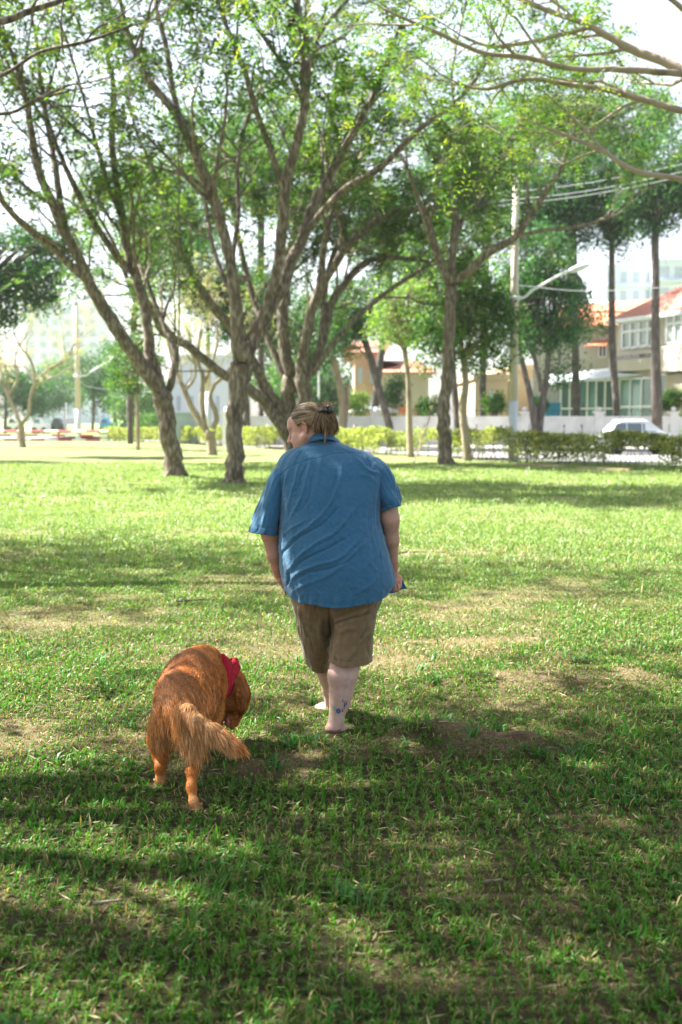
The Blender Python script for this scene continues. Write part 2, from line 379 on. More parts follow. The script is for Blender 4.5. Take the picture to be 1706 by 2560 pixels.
def grow(r, mb, limbs, lv, k1=6, k2=5, k3=3, len1=2.6, t0=.3, lift=.06, spread=1.0, lenfall=.55):
    """limbs: [(pts, radii)] -> twig points and directions; adds branch tubes to mb"""
    O = []; Dr = []
    def kids(pts, rad, level, kk, length, t0):
        seglen = np.linalg.norm(np.diff(pts, axis=0), axis=1).sum()
        n = max(1, int(round(kk * (1 if level > 1 else max(.5, seglen / 6)))))
        for a in range(n):
            t = r.uniform(t0, 1.0) if a else 1.0
            x = t * (len(pts) - 1); i = min(int(x), len(pts) - 2); f = x - i
            p = pts[i] * (1 - f) + pts[i + 1] * f; rr = rad[i] * (1 - f) + rad[i + 1] * f
            T = unit(pts[i + 1] - pts[i]); perp = unit(np.cross(T, r.normal(0, 1, 3)))
            perp = unit(perp * np.array((1, 1, .6)))
            d = unit(T * r.uniform(.5, 1.1) + perp * spread * r.uniform(.5, 1.0) + np.array((0, 0, .12))) if a else T
            ln = length * r.uniform(.55, 1.25)
            r0 = min(rr * .62, .012 * ln ** 1.2 + .010) if level > 0 else rr * .6
            c = wander(r, p, d, ln, 5 if level == 1 else 4, .17, lift if level < 3 else -.02)
            cr = np.linspace(r0, r0 * .35, len(c))
            mb.tube(c, cr, 5 if level == 1 else 3, cap=False)
            if level < lv: kids(c, cr, level + 1, k2 if level == 1 else k3, length * lenfall, .25)
            else:
                m = 4
                for q in range(m):
                    s = (q + r.uniform(0, 1)) / m * (len(c) - 1); ii = min(int(s), len(c) - 2)
                    O.append(c[ii] + (c[ii + 1] - c[ii]) * (s - ii)); Dr.append(unit(c[ii + 1] - c[ii]) * .6 + r.normal(0, .6, 3))
    for pts, rad in limbs: kids(pts, rad, 1, k1, len1, t0)
    return np.array(O), np.array(Dr)

def trace_limbs(limbs, Y0, seed):
    """limbs traced in photo pixels (x, y, half width); each new limb starts at the depth of the limb it leaves"""
    r = np.random.default_rng(seed); done = []; pix = []
    for li, (pl, dY) in enumerate(limbs):
        a = np.array(pl, float)
        if li == 0: ys = Y0
        else:
            allp = np.vstack(pix); k = np.argmin(np.hypot(allp[:, 0] - a[0, 0], allp[:, 1] - a[0, 1])); ys = allp[k, 2]
        t = np.concatenate([[0], np.cumsum(np.hypot(*np.diff(a[:, :2], axis=0).T))]); t /= t[-1]
        Yv = ys + dY * t
        sm = catmull(np.column_stack([a, Yv]), 5)
        pix.append(np.column_stack([sm[:, :2], sm[:, 3]]))
        pts = np.array([PD(q[0], q[1], q[3]) for q in sm]); rad = np.maximum(sm[:, 2], .8) * sm[:, 3] * K / F
        # small natural kinks
        wob = r.normal(0, 1, pts.shape) * rad[:, None] * .10; wob[0] = 0; pts = pts + wob
        done.append((pts, rad))
    return done

def rain_tree(limbs, seed, label, mt=None, pal='rain', wts=(4, 4, 2, .6), group='spreading lawn trees', lv=3, k1=6, k2=5, k3=3, len1=2.6, L=.42, pl=.19, pw=.068, nf=1.0, t0=.35, base=None, roots=True, Y0=None, cover=1.0, knots=()):
    r = np.random.default_rng(seed)
    g = GD(limbs[0][0][0][0], limbs[0][0][0][1]) if Y0 is None else np.array(base)
    Yb = g[1] if Y0 is None else Y0
    tl = trace_limbs(limbs, Yb, seed)
    root = empty('tree', (g[0], g[1], 0), label, 'tree', group)
    mb = MB()
    pts, rad = tl[0]
    if roots:
        rad = rad * (.86 + .14 * np.linspace(0, 1, len(rad)) ** 2); zz = pts[:, 2]; rad *= 1 + .04 * np.exp(-np.maximum(zz, 0) / .25)
        pts = pts.copy(); pts = np.vstack([pts[0] - np.array((0, 0, .25)), pts]); rad = np.concatenate([[rad[0] * 1.05], rad]); tl[0] = (pts, rad)
        for k in range(5):                                     # surface roots
            a = k * 1.05 + r.uniform(-.3, .3); d = np.array((math.cos(a), math.sin(a), 0)); R0 = rad[1]
            q = np.array([g + d * R0 * .5 + np.array((0, 0, R0 * .9)), g + d * R0 * 1.1 + np.array((0, 0, R0 * .2)), g + d * R0 * 1.4 + np.array((0, 0, .0)), g + d * R0 * 2.0 + np.array((0, 0, -.10))])
            q[:, 2] += gz(q[:, 0], q[:, 1]); mb.tube(catmull(q, 4), np.linspace(R0 * .28, R0 * .06, 13), 7, cap=False)
    for i, (p, q) in enumerate(tl): mb.tube(p, q, 14 if q.max() > .12 else 8, cap=True, wob=.045 if q.max() > .08 else 0, seed=seed + i)
    for (kx, ky, kr) in knots:                                 # swollen knots and cut stubs
        allp = np.vstack([p for p, q in tl]); c = min(allp, key=lambda s: np.linalg.norm(s - PD(kx, ky, s[1])))
        e = PD(kx, ky, c[1] - .12); mb.tube(np.array([c, (c + e) / 2, e]), np.array([1.1, 1, .85]) * kr * c[1] * K / F, 8, wob=.08, seed=seed)
    O, D = grow(r, mb, [t for t in tl[1:]] if len(tl) > 1 else tl, lv, k1, k2, k3, len1, t0)
    mb.build('trunk', mt or M_BARK, root, smooth=True)
    n = int(len(O) * nf); idx = r.integers(0, len(O), n); O = O[idx]; D = D[idx]
    O = O + r.normal(0, .10, O.shape)
    cl = .6 + .8 * vnoise(O[:, 0] * .9 + O[:, 1] * .5, O[:, 2] * .9, seed)
    V, q, C = fronds(r, O, D + np.array((0, 0, -.1)), L * r.uniform(.7, 1.3, n), pal, wts, 4, pl, pw, cl)
    obj('crown', raw_mesh('crown', V, [q], M_LEAF, False, C), root)
    return root

def blob_tree(trunks, blobs, Y, seed, label, name='tree', pal='dark', wts=(4, 4, 2, .6), group='street trees beyond the lawn', mt=None, N=9000, size=.13, clumps=60, cr=.75, base=None, asp=.5, air=.0, cat='tree'):
    """trunks: traced polylines (x,y,r); blobs: crown lobes (x,y,rx,ry) in the same pixels, all at distance Y"""
    if not isinstance(trunks[0], list): trunks = [trunks]
    r = np.random.default_rng(seed); s = Y * K / F
    b0 = PD(trunks[0][0][0], trunks[0][0][1], Y); loc = (b0[0], Y, 0)
    root = empty(name, loc, label, cat, group); mb = MB(); tips = []
    for k, tr in enumerate(trunks):
        a = catmull(np.array(tr, float), 5); pts = np.array([PD(q[0], q[1], Y + (0 if k == 0 else .25 * math.sin(k * 2.4))) for q in a]); rad = a[:, 2] * s
        if k == 0 or abs(tr[0][1] - trunks[0][0][1]) < 8: pts[0, 2] = -.1
        mb.tube(pts, rad, 9, wob=.05, seed=seed + k); tips.append((pts[-1], rad[-1], unit(pts[-1] - pts[-3])))
        tips.append((pts[-5], rad[-5], unit(pts[-1] - pts[-5])))
    A = np.array([b[2] * b[3] for b in blobs], float); A /= A.sum(); C0 = []
    for c in range(clumps):
        b = blobs[r.choice(len(blobs), p=A)]
        v = unit(r.normal(0, 1, 3)) * r.uniform(.35, 1) ** .5
        C0.append(PD(b[0], b[1], Y) + v * np.array((b[2] * s, (b[2] + b[3]) * .5 * s, b[3] * s)))
    C0 = np.array(C0)
    for c in C0:
        tp = min(tips, key=lambda t: np.linalg.norm(t[0] - c) + r.uniform(0, .6))
        m = (tp[0] + c) / 2 + tp[2] * .18 * np.linalg.norm(c - tp[0]) + r.normal(0, .12, 3)
        q = catmull(np.array([tp[0], m, c]), 4); mb.tube(q, np.linspace(min(tp[1] * .6, .07), .012, len(q)), 4, cap=False)
        for w_ in range(3): e = c + r.normal(0, cr * .7, 3); mb.tube(np.array([q[-3], (q[-3] + e) / 2 + r.normal(0, .06, 3), e]), np.array([.02, .014, .006]), 3, cap=False)
    mb.build('trunk', mt or M_BARKD, root, smooth=True)
    k = r.integers(0, len(C0), N); rr = cr * r.uniform(.6, 1.3, len(C0))
    O = C0[k] + unit(r.normal(0, 1, (N, 3))) * (rr[k] * r.uniform(.1, 1, N) ** .6)[:, None] * np.array((1.1, 1.1, .75))
    tone = r.uniform(.65, 1.35, len(C0))
    V, q, C = leaves(r, O, size, pal, wts, tone[k], asp)
    obj('crown', raw_mesh('crown', V, [q], M_LEAF, False, C), root)
    return root

TA = [([(405,1100,26),(397,1040,24),(384,970,23),(372,905,23)],.0),
 ([(376,915,16),(335,852,17),(290,790,16),(250,728,15),(208,655,13),(185,600,12),(152,540,11),(122,470,10),(92,400,9),(72,300,8),(60,220,6),(30,130,5),(0,60,4)],-2.5),
 ([(205,650,9),(165,612,9),(120,570,8),(70,530,8),(20,480,7),(-10,430,6),(-40,360,5),(-60,250,4)],-2),
 ([(165,560,7),(145,500,8),(130,400,7),(112,300,6),(95,200,5),(85,100,4),(70,20,3)],1.5),
 ([(378,920,16),(362,870,14),(347,820,13),(343,770,12),(333,700,12),(312,635,11),(296,580,10),(281,500,10),(265,400,8),(258,300,7),(262,200,6),(242,100,5),(235,10,4)],1.0),
 ([(308,628,8),(270,590,8),(222,520,7),(182,450,7),(150,380,6),(125,320,5),(105,250,4),(120,180,4)],-1.5),
 ([(388,895,9),(400,850,9),(404,810,8),(385,765,7),(365,720,6),(345,665,5),(320,610,4)],1.5),
 ([(281,500,6),(250,430,5),(230,360,5),(205,270,4),(180,180,3),(150,80,3)],-2),
 ([(120,470,5),(60,430,5),(10,380,4),(-40,330,3)],1)]
TB = [([(538,1118,26),(541,1050,24),(540,970,22),(547,890,24),(556,835,27)],0),
 ([(552,830,17),(546,745,16),(540,680,13),(530,610,13),(510,520,12),(480,430,12),(442,340,11),(412,272,10),(375,225,8),(340,180,7),(310,120,6),(288,50,5),(270,-30,4)],-1.5),
 ([(412,272,7),(396,200,6),(385,120,6),(370,60,5),(355,0,4)],1),
 ([(562,830,20),(590,762,18),(622,700,17),(655,640,15),(690,560,14),(722,470,12),(762,398,10),(800,330,9),(850,235,7),(885,150,5),(920,60,4)],1),
 ([(600,745,11),(632,640,12),(645,560,12),(653,470,12),(662,400,11),(690,300,11),(702,210,10),(706,110,8),(690,30,6),(680,-50,5)],-1.5),
 ([(656,440,7),(628,360,7),(592,260,7),(560,160,6),(525,70,5),(500,0,4)],-1.5),
 ([(700,535,8),(755,472,8),(800,430,8),(880,380,7),(960,300,6),(1040,242,5),(1100,175,4)],-2),
 ([(704,150,6),(740,70,5),(800,0,4),(850,-60,4)],1.5),
 ([(540,690,7),(500,600,5),(480,520,5),(470,430,4),(455,330,4)],2),
 ([(530,610,6),(548,500,5),(545,400,5),(560,300,4),(600,200,4)],2)]
TC = [([(668,1066,17),(663,985,18),(661,915,18),(668,868,20)],0),
 ([(702,1064,17),(701,960,17),(698,885,17),(694,850,15),(705,770,12),(722,700,11),(760,622,10),(830,530,8),(900,492,8),(960,482,7),(1040,468,6),(1085,430,5),(1130,370,4)],-2),
 ([(668,868,14),(655,800,14),(652,710,12),(657,640,11),(672,560,10),(700,455,9),(735,370,8),(760,270,6),(775,150,5)],1),
 ([(702,880,9),(738,800,9),(762,700,9),(800,642,8),(842,602,7),(905,592,6),(985,602,4)],2),
 ([(662,1000,17),(622,940,14),(590,905,13),(500,850,11),(430,795,10),(372,760,8),(345,700,6),(300,650,5)],-1.5),
 ([(655,960,13),(612,893,13),(585,840,12),(540,762,11),(470,680,10),(438,618,9),(402,530,8),(372,440,6),(335,350,5)],-1),
 ([(662,880,9),(625,800,8),(595,722,7),(562,610,6),(540,500,6),(520,400,4)],2),
 ([(715,860,8),(788,762,6),(850,702,6),(920,650,5),(985,612,4)],0),
 ([(712,750,8),(738,640,8),(745,560,7),(765,480,6),(792,410,6),(850,345,5)],-1),
 ([(700,870,9),(735,800,8),(745,700,7),(755,620,6),(800,500,5)],1.5)]
TE = [([(1028,1073,19),(1022,1000,17),(1020,935,16),(1027,870,15),(1032,790,14),(1034,715,13),(1036,655,13)],0),
 ([(1033,655,9),(1006,585,9),(986,522,8),(970,478,6),(952,430,5),(930,375,4)],-1),
 ([(1037,655,10),(1041,570,9),(1046,500,8),(1032,420,6),(1022,340,5),(1002,262,4)],1),
 ([(1040,650,9),(1080,622,9),(1122,582,9),(1182,545,8),(1222,490,6),(1262,430,6),(1290,388,5),(1310,330,3)],-1.5),
 ([(1182,545,5),(1252,530,4),(1332,520,4),(1402,500,3)],.5),
 ([(1044,560,6),(1062,508,6),(1102,455,5),(1150,380,4),(1185,300,4)],1.5)]
rain_tree(TA, 11, 'large leaning tree forking low into long limbs, left of the black crotched tree', knots=[(382,990,5),(300,800,9)], nf=.8, wts=(3,4,3,.8))
rain_tree(TB, 12, 'large tree whose dark straight trunk splits in a black crotch, nearest the walker', knots=[(575,640,7),(655,655,7)], nf=.9)
rain_tree(TC, 13, 'twin trunked tree right behind the walker with a limb leaning far left', nf=1.4, wts=(5,4,2,.5))
rain_tree(TE, 14, 'upright tree with scarred trunk and high fork, right of the walker', pal='rain', nf=1.2, len1=2.9, wts=(4,4,2,.6))
# trees standing outside the frame on the left; their crowns shade the near lawn
def shade_tree(base, tips, seed, label, nf=2.2, th=2.6, r0=.24):
    r = np.random.default_rng(seed); root = empty('tree', (*base, 0), label, 'tree', 'overhanging lawn trees'); mb = MB(); b = np.array((*base, 0.)); f = b + (.1, .1, th)
    tr = catmull(np.array([b - (0, 0, .2), b + (.05, 0, th * .5), f]), 5); mb.tube(tr, np.linspace(r0 * 1.2, r0, len(tr)), 14, wob=.05, seed=seed); limbs = []
    for t in tips:
        t = np.array(t, float); m = (f + t) / 2 + np.array((0, 0, .35 * np.linalg.norm((t - f)[:2]))) * .5 + r.normal(0, .2, 3); q = catmull(np.array([f, m, t]), 8); rd = np.linspace(r0 * .5, .03, len(q)); mb.tube(q, rd, 8); limbs.append((q, rd))
    O, D = grow(r, mb, limbs, 3, 7, 5, 3, 2.0, .3, lift=.0, spread=1.2); mb.build('trunk', M_BARK, root, smooth=True)
    n = int(len(O) * nf); k = r.integers(0, len(O), n); O = O[k] + r.normal(0, .32, (n, 3)); O[:, 2] = np.maximum(O[:, 2], 4.0 + 0 * O[:, 2])
    V, q, C = fronds(r, O, D[k], .3 * r.uniform(.7, 1.3, n), 'rain', (4, 4, 2, .6), 4, .12, .045); obj('crown', raw_mesh('crown', V, [q], M_LEAF, False, C), root)
shade_tree((-6.2, 5.6), [(-7.5,3.2,6.6),(-5.4,3.2,7.0),(-3.6,3.4,6.8),(-2.4,5.2,7.0),(-4.5,5.0,7.4),(-3.4,6.6,7.2),(-5.2,7.0,7.0),(-7.0,5.6,6.8),(-1.4,3.8,7.0),(-2.6,2.2,6.6),(-4.3,7.7,7.0),(-3.3,7.5,7.1),(-2.2,7.2,7.2)], 71, 'tree just outside the left edge whose crown shades the near lawn', nf=1.05)
shade_tree((-11.5, 15.5), [(-13,14,8),(-10.5,13.2,8.2),(-8.2,13.6,8.4),(-7.2,15.5,8.6),(-9,16.8,8.4),(-12,17.5,8),(-6.4,14.2,8.6)], 72, 'tree outside the left edge behind the first shading crown', nf=.55)
# overhanging trees whose trunks stand just outside the frame
TR = [([(2100,1250,60),(2080,900,55),(2060,600,50)],0),
 ([(2060,600,30),(1900,420,24),(1700,250,17),(1568,162,11),(1450,112,9),(1360,62,7),(1270,28,6),(1180,-10,5)],2),
 ([(1800,350,14),(1700,280,11),(1568,255,8),(1430,215,7),(1320,195,6),(1210,182,5),(1120,205,4),(1040,190,3)],1),
 ([(1568,170,8),(1430,160,7),(1310,157,6),(1210,132,6),(1110,122,5),(1020,82,5),(950,52,4),(880,20,3)],-1),
 ([(1950,500,18),(1720,440,10),(1568,412,7),(1460,392,6),(1380,345,5),(1300,310,4),(1225,282,3)],1),
 ([(1360,62,6),(1310,75,5),(1200,100,5),(1120,105,4),(1060,82,3)],.5),
 ([(1700,250,8),(1620,80,7),(1568,20,6),(1500,-30,5)],-1)]
rain_tree(TR, 21, 'tree reaching in over the lawn with bare sinuous yellow tinged branches, trunk beyond the frame', pal='rainY', wts=(3,4,3,.5), Y0=15, base=(5.3,15,0), len1=1.5, k1=6, L=.24, pl=.085, pw=.026, nf=1.2, mt=M_BARKL, group='overhanging lawn trees')
TL = [([(-620,1500,70),(-600,900,60),(-560,500,50)],0),
 ([(-560,500,30),(-350,250,20),(-120,90,13),(0,50,9),(80,22,7),(160,-5,5)],1.5),
 ([(-300,220,14),(-120,190,8),(0,175,5),(90,120,4),(200,95,4),(300,60,3)],0),
 ([(-120,190,7),(0,262,4),(90,225,4),(160,195,3)],1)]
rain_tree(TL, 22, 'tree whose dark feathery branch tips hang into the upper corner, trunk beyond the frame', pal='rain', wts=(4,3,2,.6), Y0=12, base=(-6.6,12,0), len1=1.3, k1=6, L=.2, pl=.06, pw=.018, nf=.8, mt=M_BARK, group='overhanging lawn trees')
# ------------------------------------------------------------------ street behind the lawn
BT = blob_tree
PXM = K / F       # metres per photo-display pixel and metre of distance
BT([(1076,1062,10),(1070,1005,9),(1064,940,9),(1070,885,8),(1066,830,7),(1056,770,5)], [(1085,735,95,75),(1130,800,70,50),(1010,790,60,70),(1100,650,80,60)], 42, 31, 'slender leaning tree with dense glossy crown between the upright scarred tree and the lamp post', pal='lush', N=12000, size=.15, clumps=70, cr=.75, mt=M_BARKL, wts=(5,4,2,.7))
BT([(945,1052,8),(941,975,7),(939,880,6),(930,800,6)], [(915,745,75,55),(925,680,60,50),(965,700,50,60)], 46, 32, 'young tree with straight thin pale trunk and light green open crown', pal='pale', N=5200, size=.14, clumps=45, cr=.7, mt=M_BARKL)
BT([(899,990,9),(880,925,9),(860,850,9),(838,780,7)], [(850,700,110,60),(790,760,60,60)], 57, 33, 'dark trunked tree leaning left before the peach house', pal='dark', N=9000, size=.17, clumps=55, cr=1.0)
BT([(1052,992,8),(1048,930,8),(1042,860,7),(1040,800,6)], [(1010,600,110,90),(1050,720,60,50)], 58, 34, 'dark trunk seen just beside the upright scarred tree', pal='lush', N=8000, size=.18, clumps=50, cr=1.0)
BT([[(1232,990,9),(1222,925,8),(1212,880,7),(1198,820,6)],[(1240,990,8),(1246,925,8),(1256,870,7),(1262,810,6)],[(1244,900,6),(1238,860,5),(1222,800,5)]], [(1235,690,80,90),(1230,600,75,90),(1270,760,55,50),(1190,780,45,60)], 55, 35, 'dense dark green tree with forked trunk right of the lamp post', pal='dark', N=15000, size=.18, clumps=85, cr=.95, wts=(4,4,3,.8))
BT([(1326,946,9),(1322,800,8),(1322,650,7),(1318,540,6)], [(1310,500,90,70),(1250,440,80,80),(1330,700,40,40),(1290,860,26,22),(1355,760,32,22)], 64, 36, 'tall straight tree rising before the cream house left of its windows', pal='dark', N=14000, size=.2, clumps=75, cr=1.1)
BT([(1418,945,9),(1408,800,8),(1406,680,7),(1406,560,6)], [(1400,470,85,60),(1380,400,80,60),(1410,540,40,30)], 64, 37, 'tall bare stemmed tree, first to the left of the thickest stem, crossing the house', pal='dark', N=12000, size=.2, clumps=65, cr=1.1)
BT([(1510,935,13),(1506,800,11),(1507,650,9),(1505,520,8)], [(1510,455,90,55),(1530,380,85,70),(1500,520,35,22)], 60, 38, 'tall tree with the thickest bare stem, crossing the house between its windows', pal='dark', N=12000, size=.2, clumps=65, cr=1.1)
BT([[(785,985,9),(788,930,9),(778,870,8),(765,820,7)],[(790,985,7),(798,930,6),(800,880,5)]], [(760,740,90,60),(720,790,60,50)], 60, 39, 'grey forked street tree just right of the walker\'s head', pal='lush', N=8000, size=.18, clumps=50, cr=1.0, mt=M_BARKL)
BT([(568,990,8),(566,930,8),(560,880,7),(556,800,7)], [(545,700,120,80),(480,620,110,80),(640,700,90,90)], 62, 40, 'dark green tree with grey trunk filling the gaps behind the black crotched tree', pal='dark', N=15000, size=.2, clumps=85, cr=1.2)
BT([(860,985,8),(866,900,8),(880,780,8),(900,600,8)], [(900,560,110,75),(800,470,110,80),(960,470,90,80)], 66, 41, 'tall dark tree showing through the branches high above the walker', pal='dark', N=15000, size=.22, clumps=85, cr=1.2, wts=(3,4,3,1.5))
BT([(-150,1040,18),(-140,900,16),(-110,780,13),(-70,700,10)], [(20,600,130,80),(90,660,85,50),(-20,700,90,60),(120,570,80,50)], 48, 42, 'dark green tree drooping in from the left edge above the bare tree', pal='dark', N=13000, size=.17, clumps=75, cr=.9, mt=M_BARK, wts=(5,4,2,.5))
BT([(318,1034,5),(317,980,5),(315,920,4),(311,870,4)], [(300,840,55,45),(330,800,60,40),(285,880,35,30)], 57, 43, 'very thin straight young tree standing alone on the left lawn', pal='lush', N=4500, size=.15, clumps=35, cr=.65, mt=M_BARKL)
BT([(300,1000,6),(300,900,8),(310,700,8)], [(380,540,120,90),(300,460,120,90),(420,420,90,70)], 70, 44, 'pale green tall tree behind the large leaning tree', pal='lush', N=14000, size=.22, clumps=85, cr=1.3, wts=(3,4,4,1.5))
BT([(600,990,6),(600,850,8),(600,500,8)], [(560,420,120,90),(470,330,110,90),(620,300,110,90),(720,420,100,80)], 74, 45, 'tall green tree top showing behind the highest limbs', pal='lush', N=17000, size=.24, clumps=95, cr=1.4, wts=(4,4,3,2))
BT([(1110,990,6),(1110,850,8),(1120,500,8)], [(1120,430,120,90),(1190,340,110,80),(1060,330,90,80),(1180,520,80,70)], 72, 46, 'tall green tree top behind the long right limb of the upright tree', pal='lush', N=17000, size=.24, clumps=95, cr=1.4, wts=(3,4,4,1.5))
BT([(1300,990,6),(1300,850,8),(1320,400,8)], [(1330,300,130,80),(1450,280,110,80),(1230,260,90,70)], 76, 47, 'tall green tree top behind the bare yellow tinged branches', pal='lush', N=15000, size=.25, clumps=90, cr=1.5, wts=(3,4,3,1.5))
# lawn trees standing beyond the left edge of the frame
BT([(-420,1045,20),(-415,900,18),(-400,780,14),(-380,680,10)], [(-380,560,130,90),(-300,620,100,70),(-480,600,110,80),(-380,470,110,80)], 44, 91, 'lawn tree beyond the left edge, before the drooping dark tree', pal='lush', N=12000, size=.17, clumps=75, cr=.95, mt=M_BARK, group='lawn trees beyond the left edge')
BT([(-900,1050,18),(-895,900,16),(-890,780,12),(-880,700,9)], [(-880,560,150,100),(-760,620,110,80),(-980,600,120,90)], 42, 92, 'lawn tree far beyond the left edge of the lawn', pal='dark', N=12000, size=.17, clumps=75, cr=.95, mt=M_BARK, group='lawn trees beyond the left edge')
BT([(-250,1000,8),(-250,930,8),(-255,860,7)], [(-250,740,150,90),(-100,800,110,70),(-400,780,130,80)], 85, 93, 'far tree beyond the left edge across the barrier', pal='lush', N=12000, size=.28, clumps=75, cr=1.5, group='lawn trees beyond the left edge')
# hazy trees across the far street, left
far = [(12,985,120,'dark',[(10,890,50,60),(60,900,50,45)],'dark hazy tree by the left edge beyond the barrier'),
 (95,985,150,'dark',[(100,910,60,45)],'hazy low dark tree behind the bare tree'),
 (150,985,165,'lush',[(150,880,60,60)],'hazy green tree just left of the distant lamp post'),
 (213,983,130,'dark',[(215,850,60,70),(240,900,50,50)],'hazy blue green tall tree just right of the distant lamp post'),
 (262,985,150,'dark',[(268,860,45,80)],'narrow hazy dark tree under the distant lamp head'),
 (310,990,120,'lush',[(320,930,50,50),(290,960,35,30)],'round hazy light tree behind the thin young tree'),
 (375,990,130,'lush',[(370,960,45,30),(400,920,30,30)],'low hazy bush like tree behind the leaning trunk'),
 (760,975,95,'dark',[(760,880,60,70),(720,900,45,50)],'deep green hazy tree behind the slim grey post'),
 (700,980,110,'lush',[(690,880,60,70)],'hazy green tree behind the twin trunks'),
 (640,980,120,'lush',[(620,840,70,80)],'hazy green tree between the black crotched and the twin trunked tree')]
for i, (bx, by, D_, pl, bl, lb) in enumerate(far):
    BT([(bx,by,4),(bx+2,by-40,4),(bx+1,bl[0][1]+20,3)], bl, D_, 60+i, lb, pal=pl, N=5000, size=.34, clumps=40, cr=1.8, group='hazy trees across the far street')
# the dry tree and the bare grey tree are built from traced limbs
def dry_tree(limbs, seed, label, Y, **kw):
    g = PD(limbs[0][0][0][0], limbs[0][0][0][1], Y)
    return rain_tree(limbs, seed, label, mt=M_BARKL, group='small half bare lawn trees', roots=False, Y0=Y, base=(g[0], Y, 0), **kw)
dry_tree([([(52,1029,8),(51,1000,7),(47,975,7)],0),([(49,980,5),(36,945,4),(18,905,4),(5,860,3),(-15,800,2)],1),([(48,975,5),(66,955,4),(70,920,4),(82,880,4),(110,850,3),(150,825,2),(172,790,2)],0),
  ([(82,880,3),(72,830,3),(50,800,2),(30,760,2)],-1),([(20,910,3),(40,870,3),(35,820,2),(60,770,2)],1),([(82,880,3),(60,845,2),(20,840,2)],1)], 51, 'half bare greyish tree with pale spreading twigs on the far left lawn', 62, pal='dry', wts=(3,3,2,1), len1=2.6, L=.3, pl=.12, pw=.05, nf=.9)
dry_tree([([(488,1048,13),(486,1015,11),(482,990,12)],0),([(478,995,7),(448,950,7),(425,900,6),(410,865,5),(395,820,4),(380,760,3)],1),([(472,985,6),(464,920,6),(466,870,5),(455,820,4),(462,760,3)],-1),
  ([(490,985,6),(498,955,6),(484,915,5),(492,885,5),(515,865,4),(540,830,3)],0),([(470,880,4),(490,830,3),(500,780,3),(495,730,2)],1),([(425,900,4),(450,860,3),(440,800,3)],-1)], 52, 'gnarled half bare tree with crooked limbs between the two big left trees', 49, pal='dry', wts=(2,2,4,1), len1=2.2, L=.26, pl=.1, pw=.045, nf=1.0)

# ---- hedge: an irregular leafy band on many thin stems, running diagonally
def hedge(pts, label, seed, dens=170):
    r = np.random.default_rng(seed); g = np.array([GD(x, y)[:2] for x, y, h in pts]); H = np.array([h for *_, h in pts])
    seg = np.hypot(*np.diff(g, axis=0).T); L = seg.sum(); cum = np.concatenate([[0], np.cumsum(seg)])
    def at(s): return np.stack([np.interp(s, cum, g[:, 0]), np.interp(s, cum, g[:, 1])], -1), np.interp(s, cum, H)
    root = empty('hedge', (g[0][0], g[0][1], 0), label, 'hedge')
    mb = MB(); n = int(L * 5)
    for k in range(n):
        s = r.uniform(0, L); c, h = at(s); z = 0; p = [(c[0] + r.normal(0, .12), c[1] + r.normal(0, .15), -.05)]
        for q in range(4): p.append((p[-1][0] + r.normal(0, .07), p[-1][1] + r.normal(0, .07), p[-1][2] + h * .24))
        mb.tube(np.array(p), np.linspace(.018, .006, 5), 4, cap=False)
    st = mb.build('stems', M_BARK, root); st['kind'] = 'stuff'
    n = int(L * dens * 8); s = r.uniform(0, L, n); c, h = at(s)
    bump = .82 + .32 * fbm(s * .9, s * 0 + 3, seed); thin = fbm(s * 1.3, s * 0 + 7, seed + 3)
    t = r.uniform(0, 1, n) ** .65
    lowcut = .16 + .42 * sstep(.45, .65, thin)                    # some stretches are bare below
    z = h * bump * (lowcut + (1 - lowcut) * t)
    wd = .42 * (1 - .5 * t ** 3)
    O = np.stack([c[:, 0] + r.uniform(-1, 1, n) * wd * .4, c[:, 1] + r.uniform(-1, 1, n) * wd, z], -1)
    cell = np.floor(O * 3.2).astype(int); tn = .7 + .6 * ((np.sin(cell @ np.array((12.9, 78.2, 37.7))) * 43758.5) % 1)
    V, q, C = leaves(r, O, .10, 'hedge', (3, 4, 4, 1), tn, .6)
    obj('foliage', raw_mesh('foliage', V, [q], M_LEAF, False, C), root); return root
hedge([(232,1013,.92),(420,1020,1.05),(600,1031,1.12),(760,1038,1.18),(890,1047,1.2)], 'long yellowish clipped hedge running behind the trees on the left', 3, 120)
hedge([(885,1046,1.2),(1030,1052,1.18),(1175,1062,1.2)], 'thin leggy hedge with bare stems behind the upright tree', 4, 75)
hedge([(1185,1063,1.15),(1330,1070,1.16),(1480,1076,1.14),(1640,1083,1.16),(1760,1088,1.15)], 'fuller yellow green hedge right of the lamp post', 5, 150)
# low stone edging and dead leaves under the hedge
M_CONC = mat('concrete', (.42, .40, .36), .9, noise=(6, (.28, .26, .23), .4, .8), bump=(40, .3, .01))
mb = MB()
for x0, y0, x1, y1 in [(1190,1071,1300,1076),(1330,1079,1450,1084)]:
    a = GD(x0, y0); b = GD(x1, y1); d = (b - a) / np.linalg.norm(b - a); nrm = np.array((-d[1], d[0], 0))
    v = [a - nrm * .12, b - nrm * .12, b + nrm * .12, a + nrm * .12]; mb.add([(*p[:2], -.05) for p in v] + [(*p[:2], .09) for p in v], [(0,3,2,1),(4,5,6,7),(0,1,5,4),(1,2,6,5),(2,3,7,6),(3,0,4,7)])
tag(mb.build('edging_stone', mat('edging', (.36,.27,.17), .9, bump=(20,.5,.02))), 'low sunken edging stones lying before the right hedge', 'kerb')

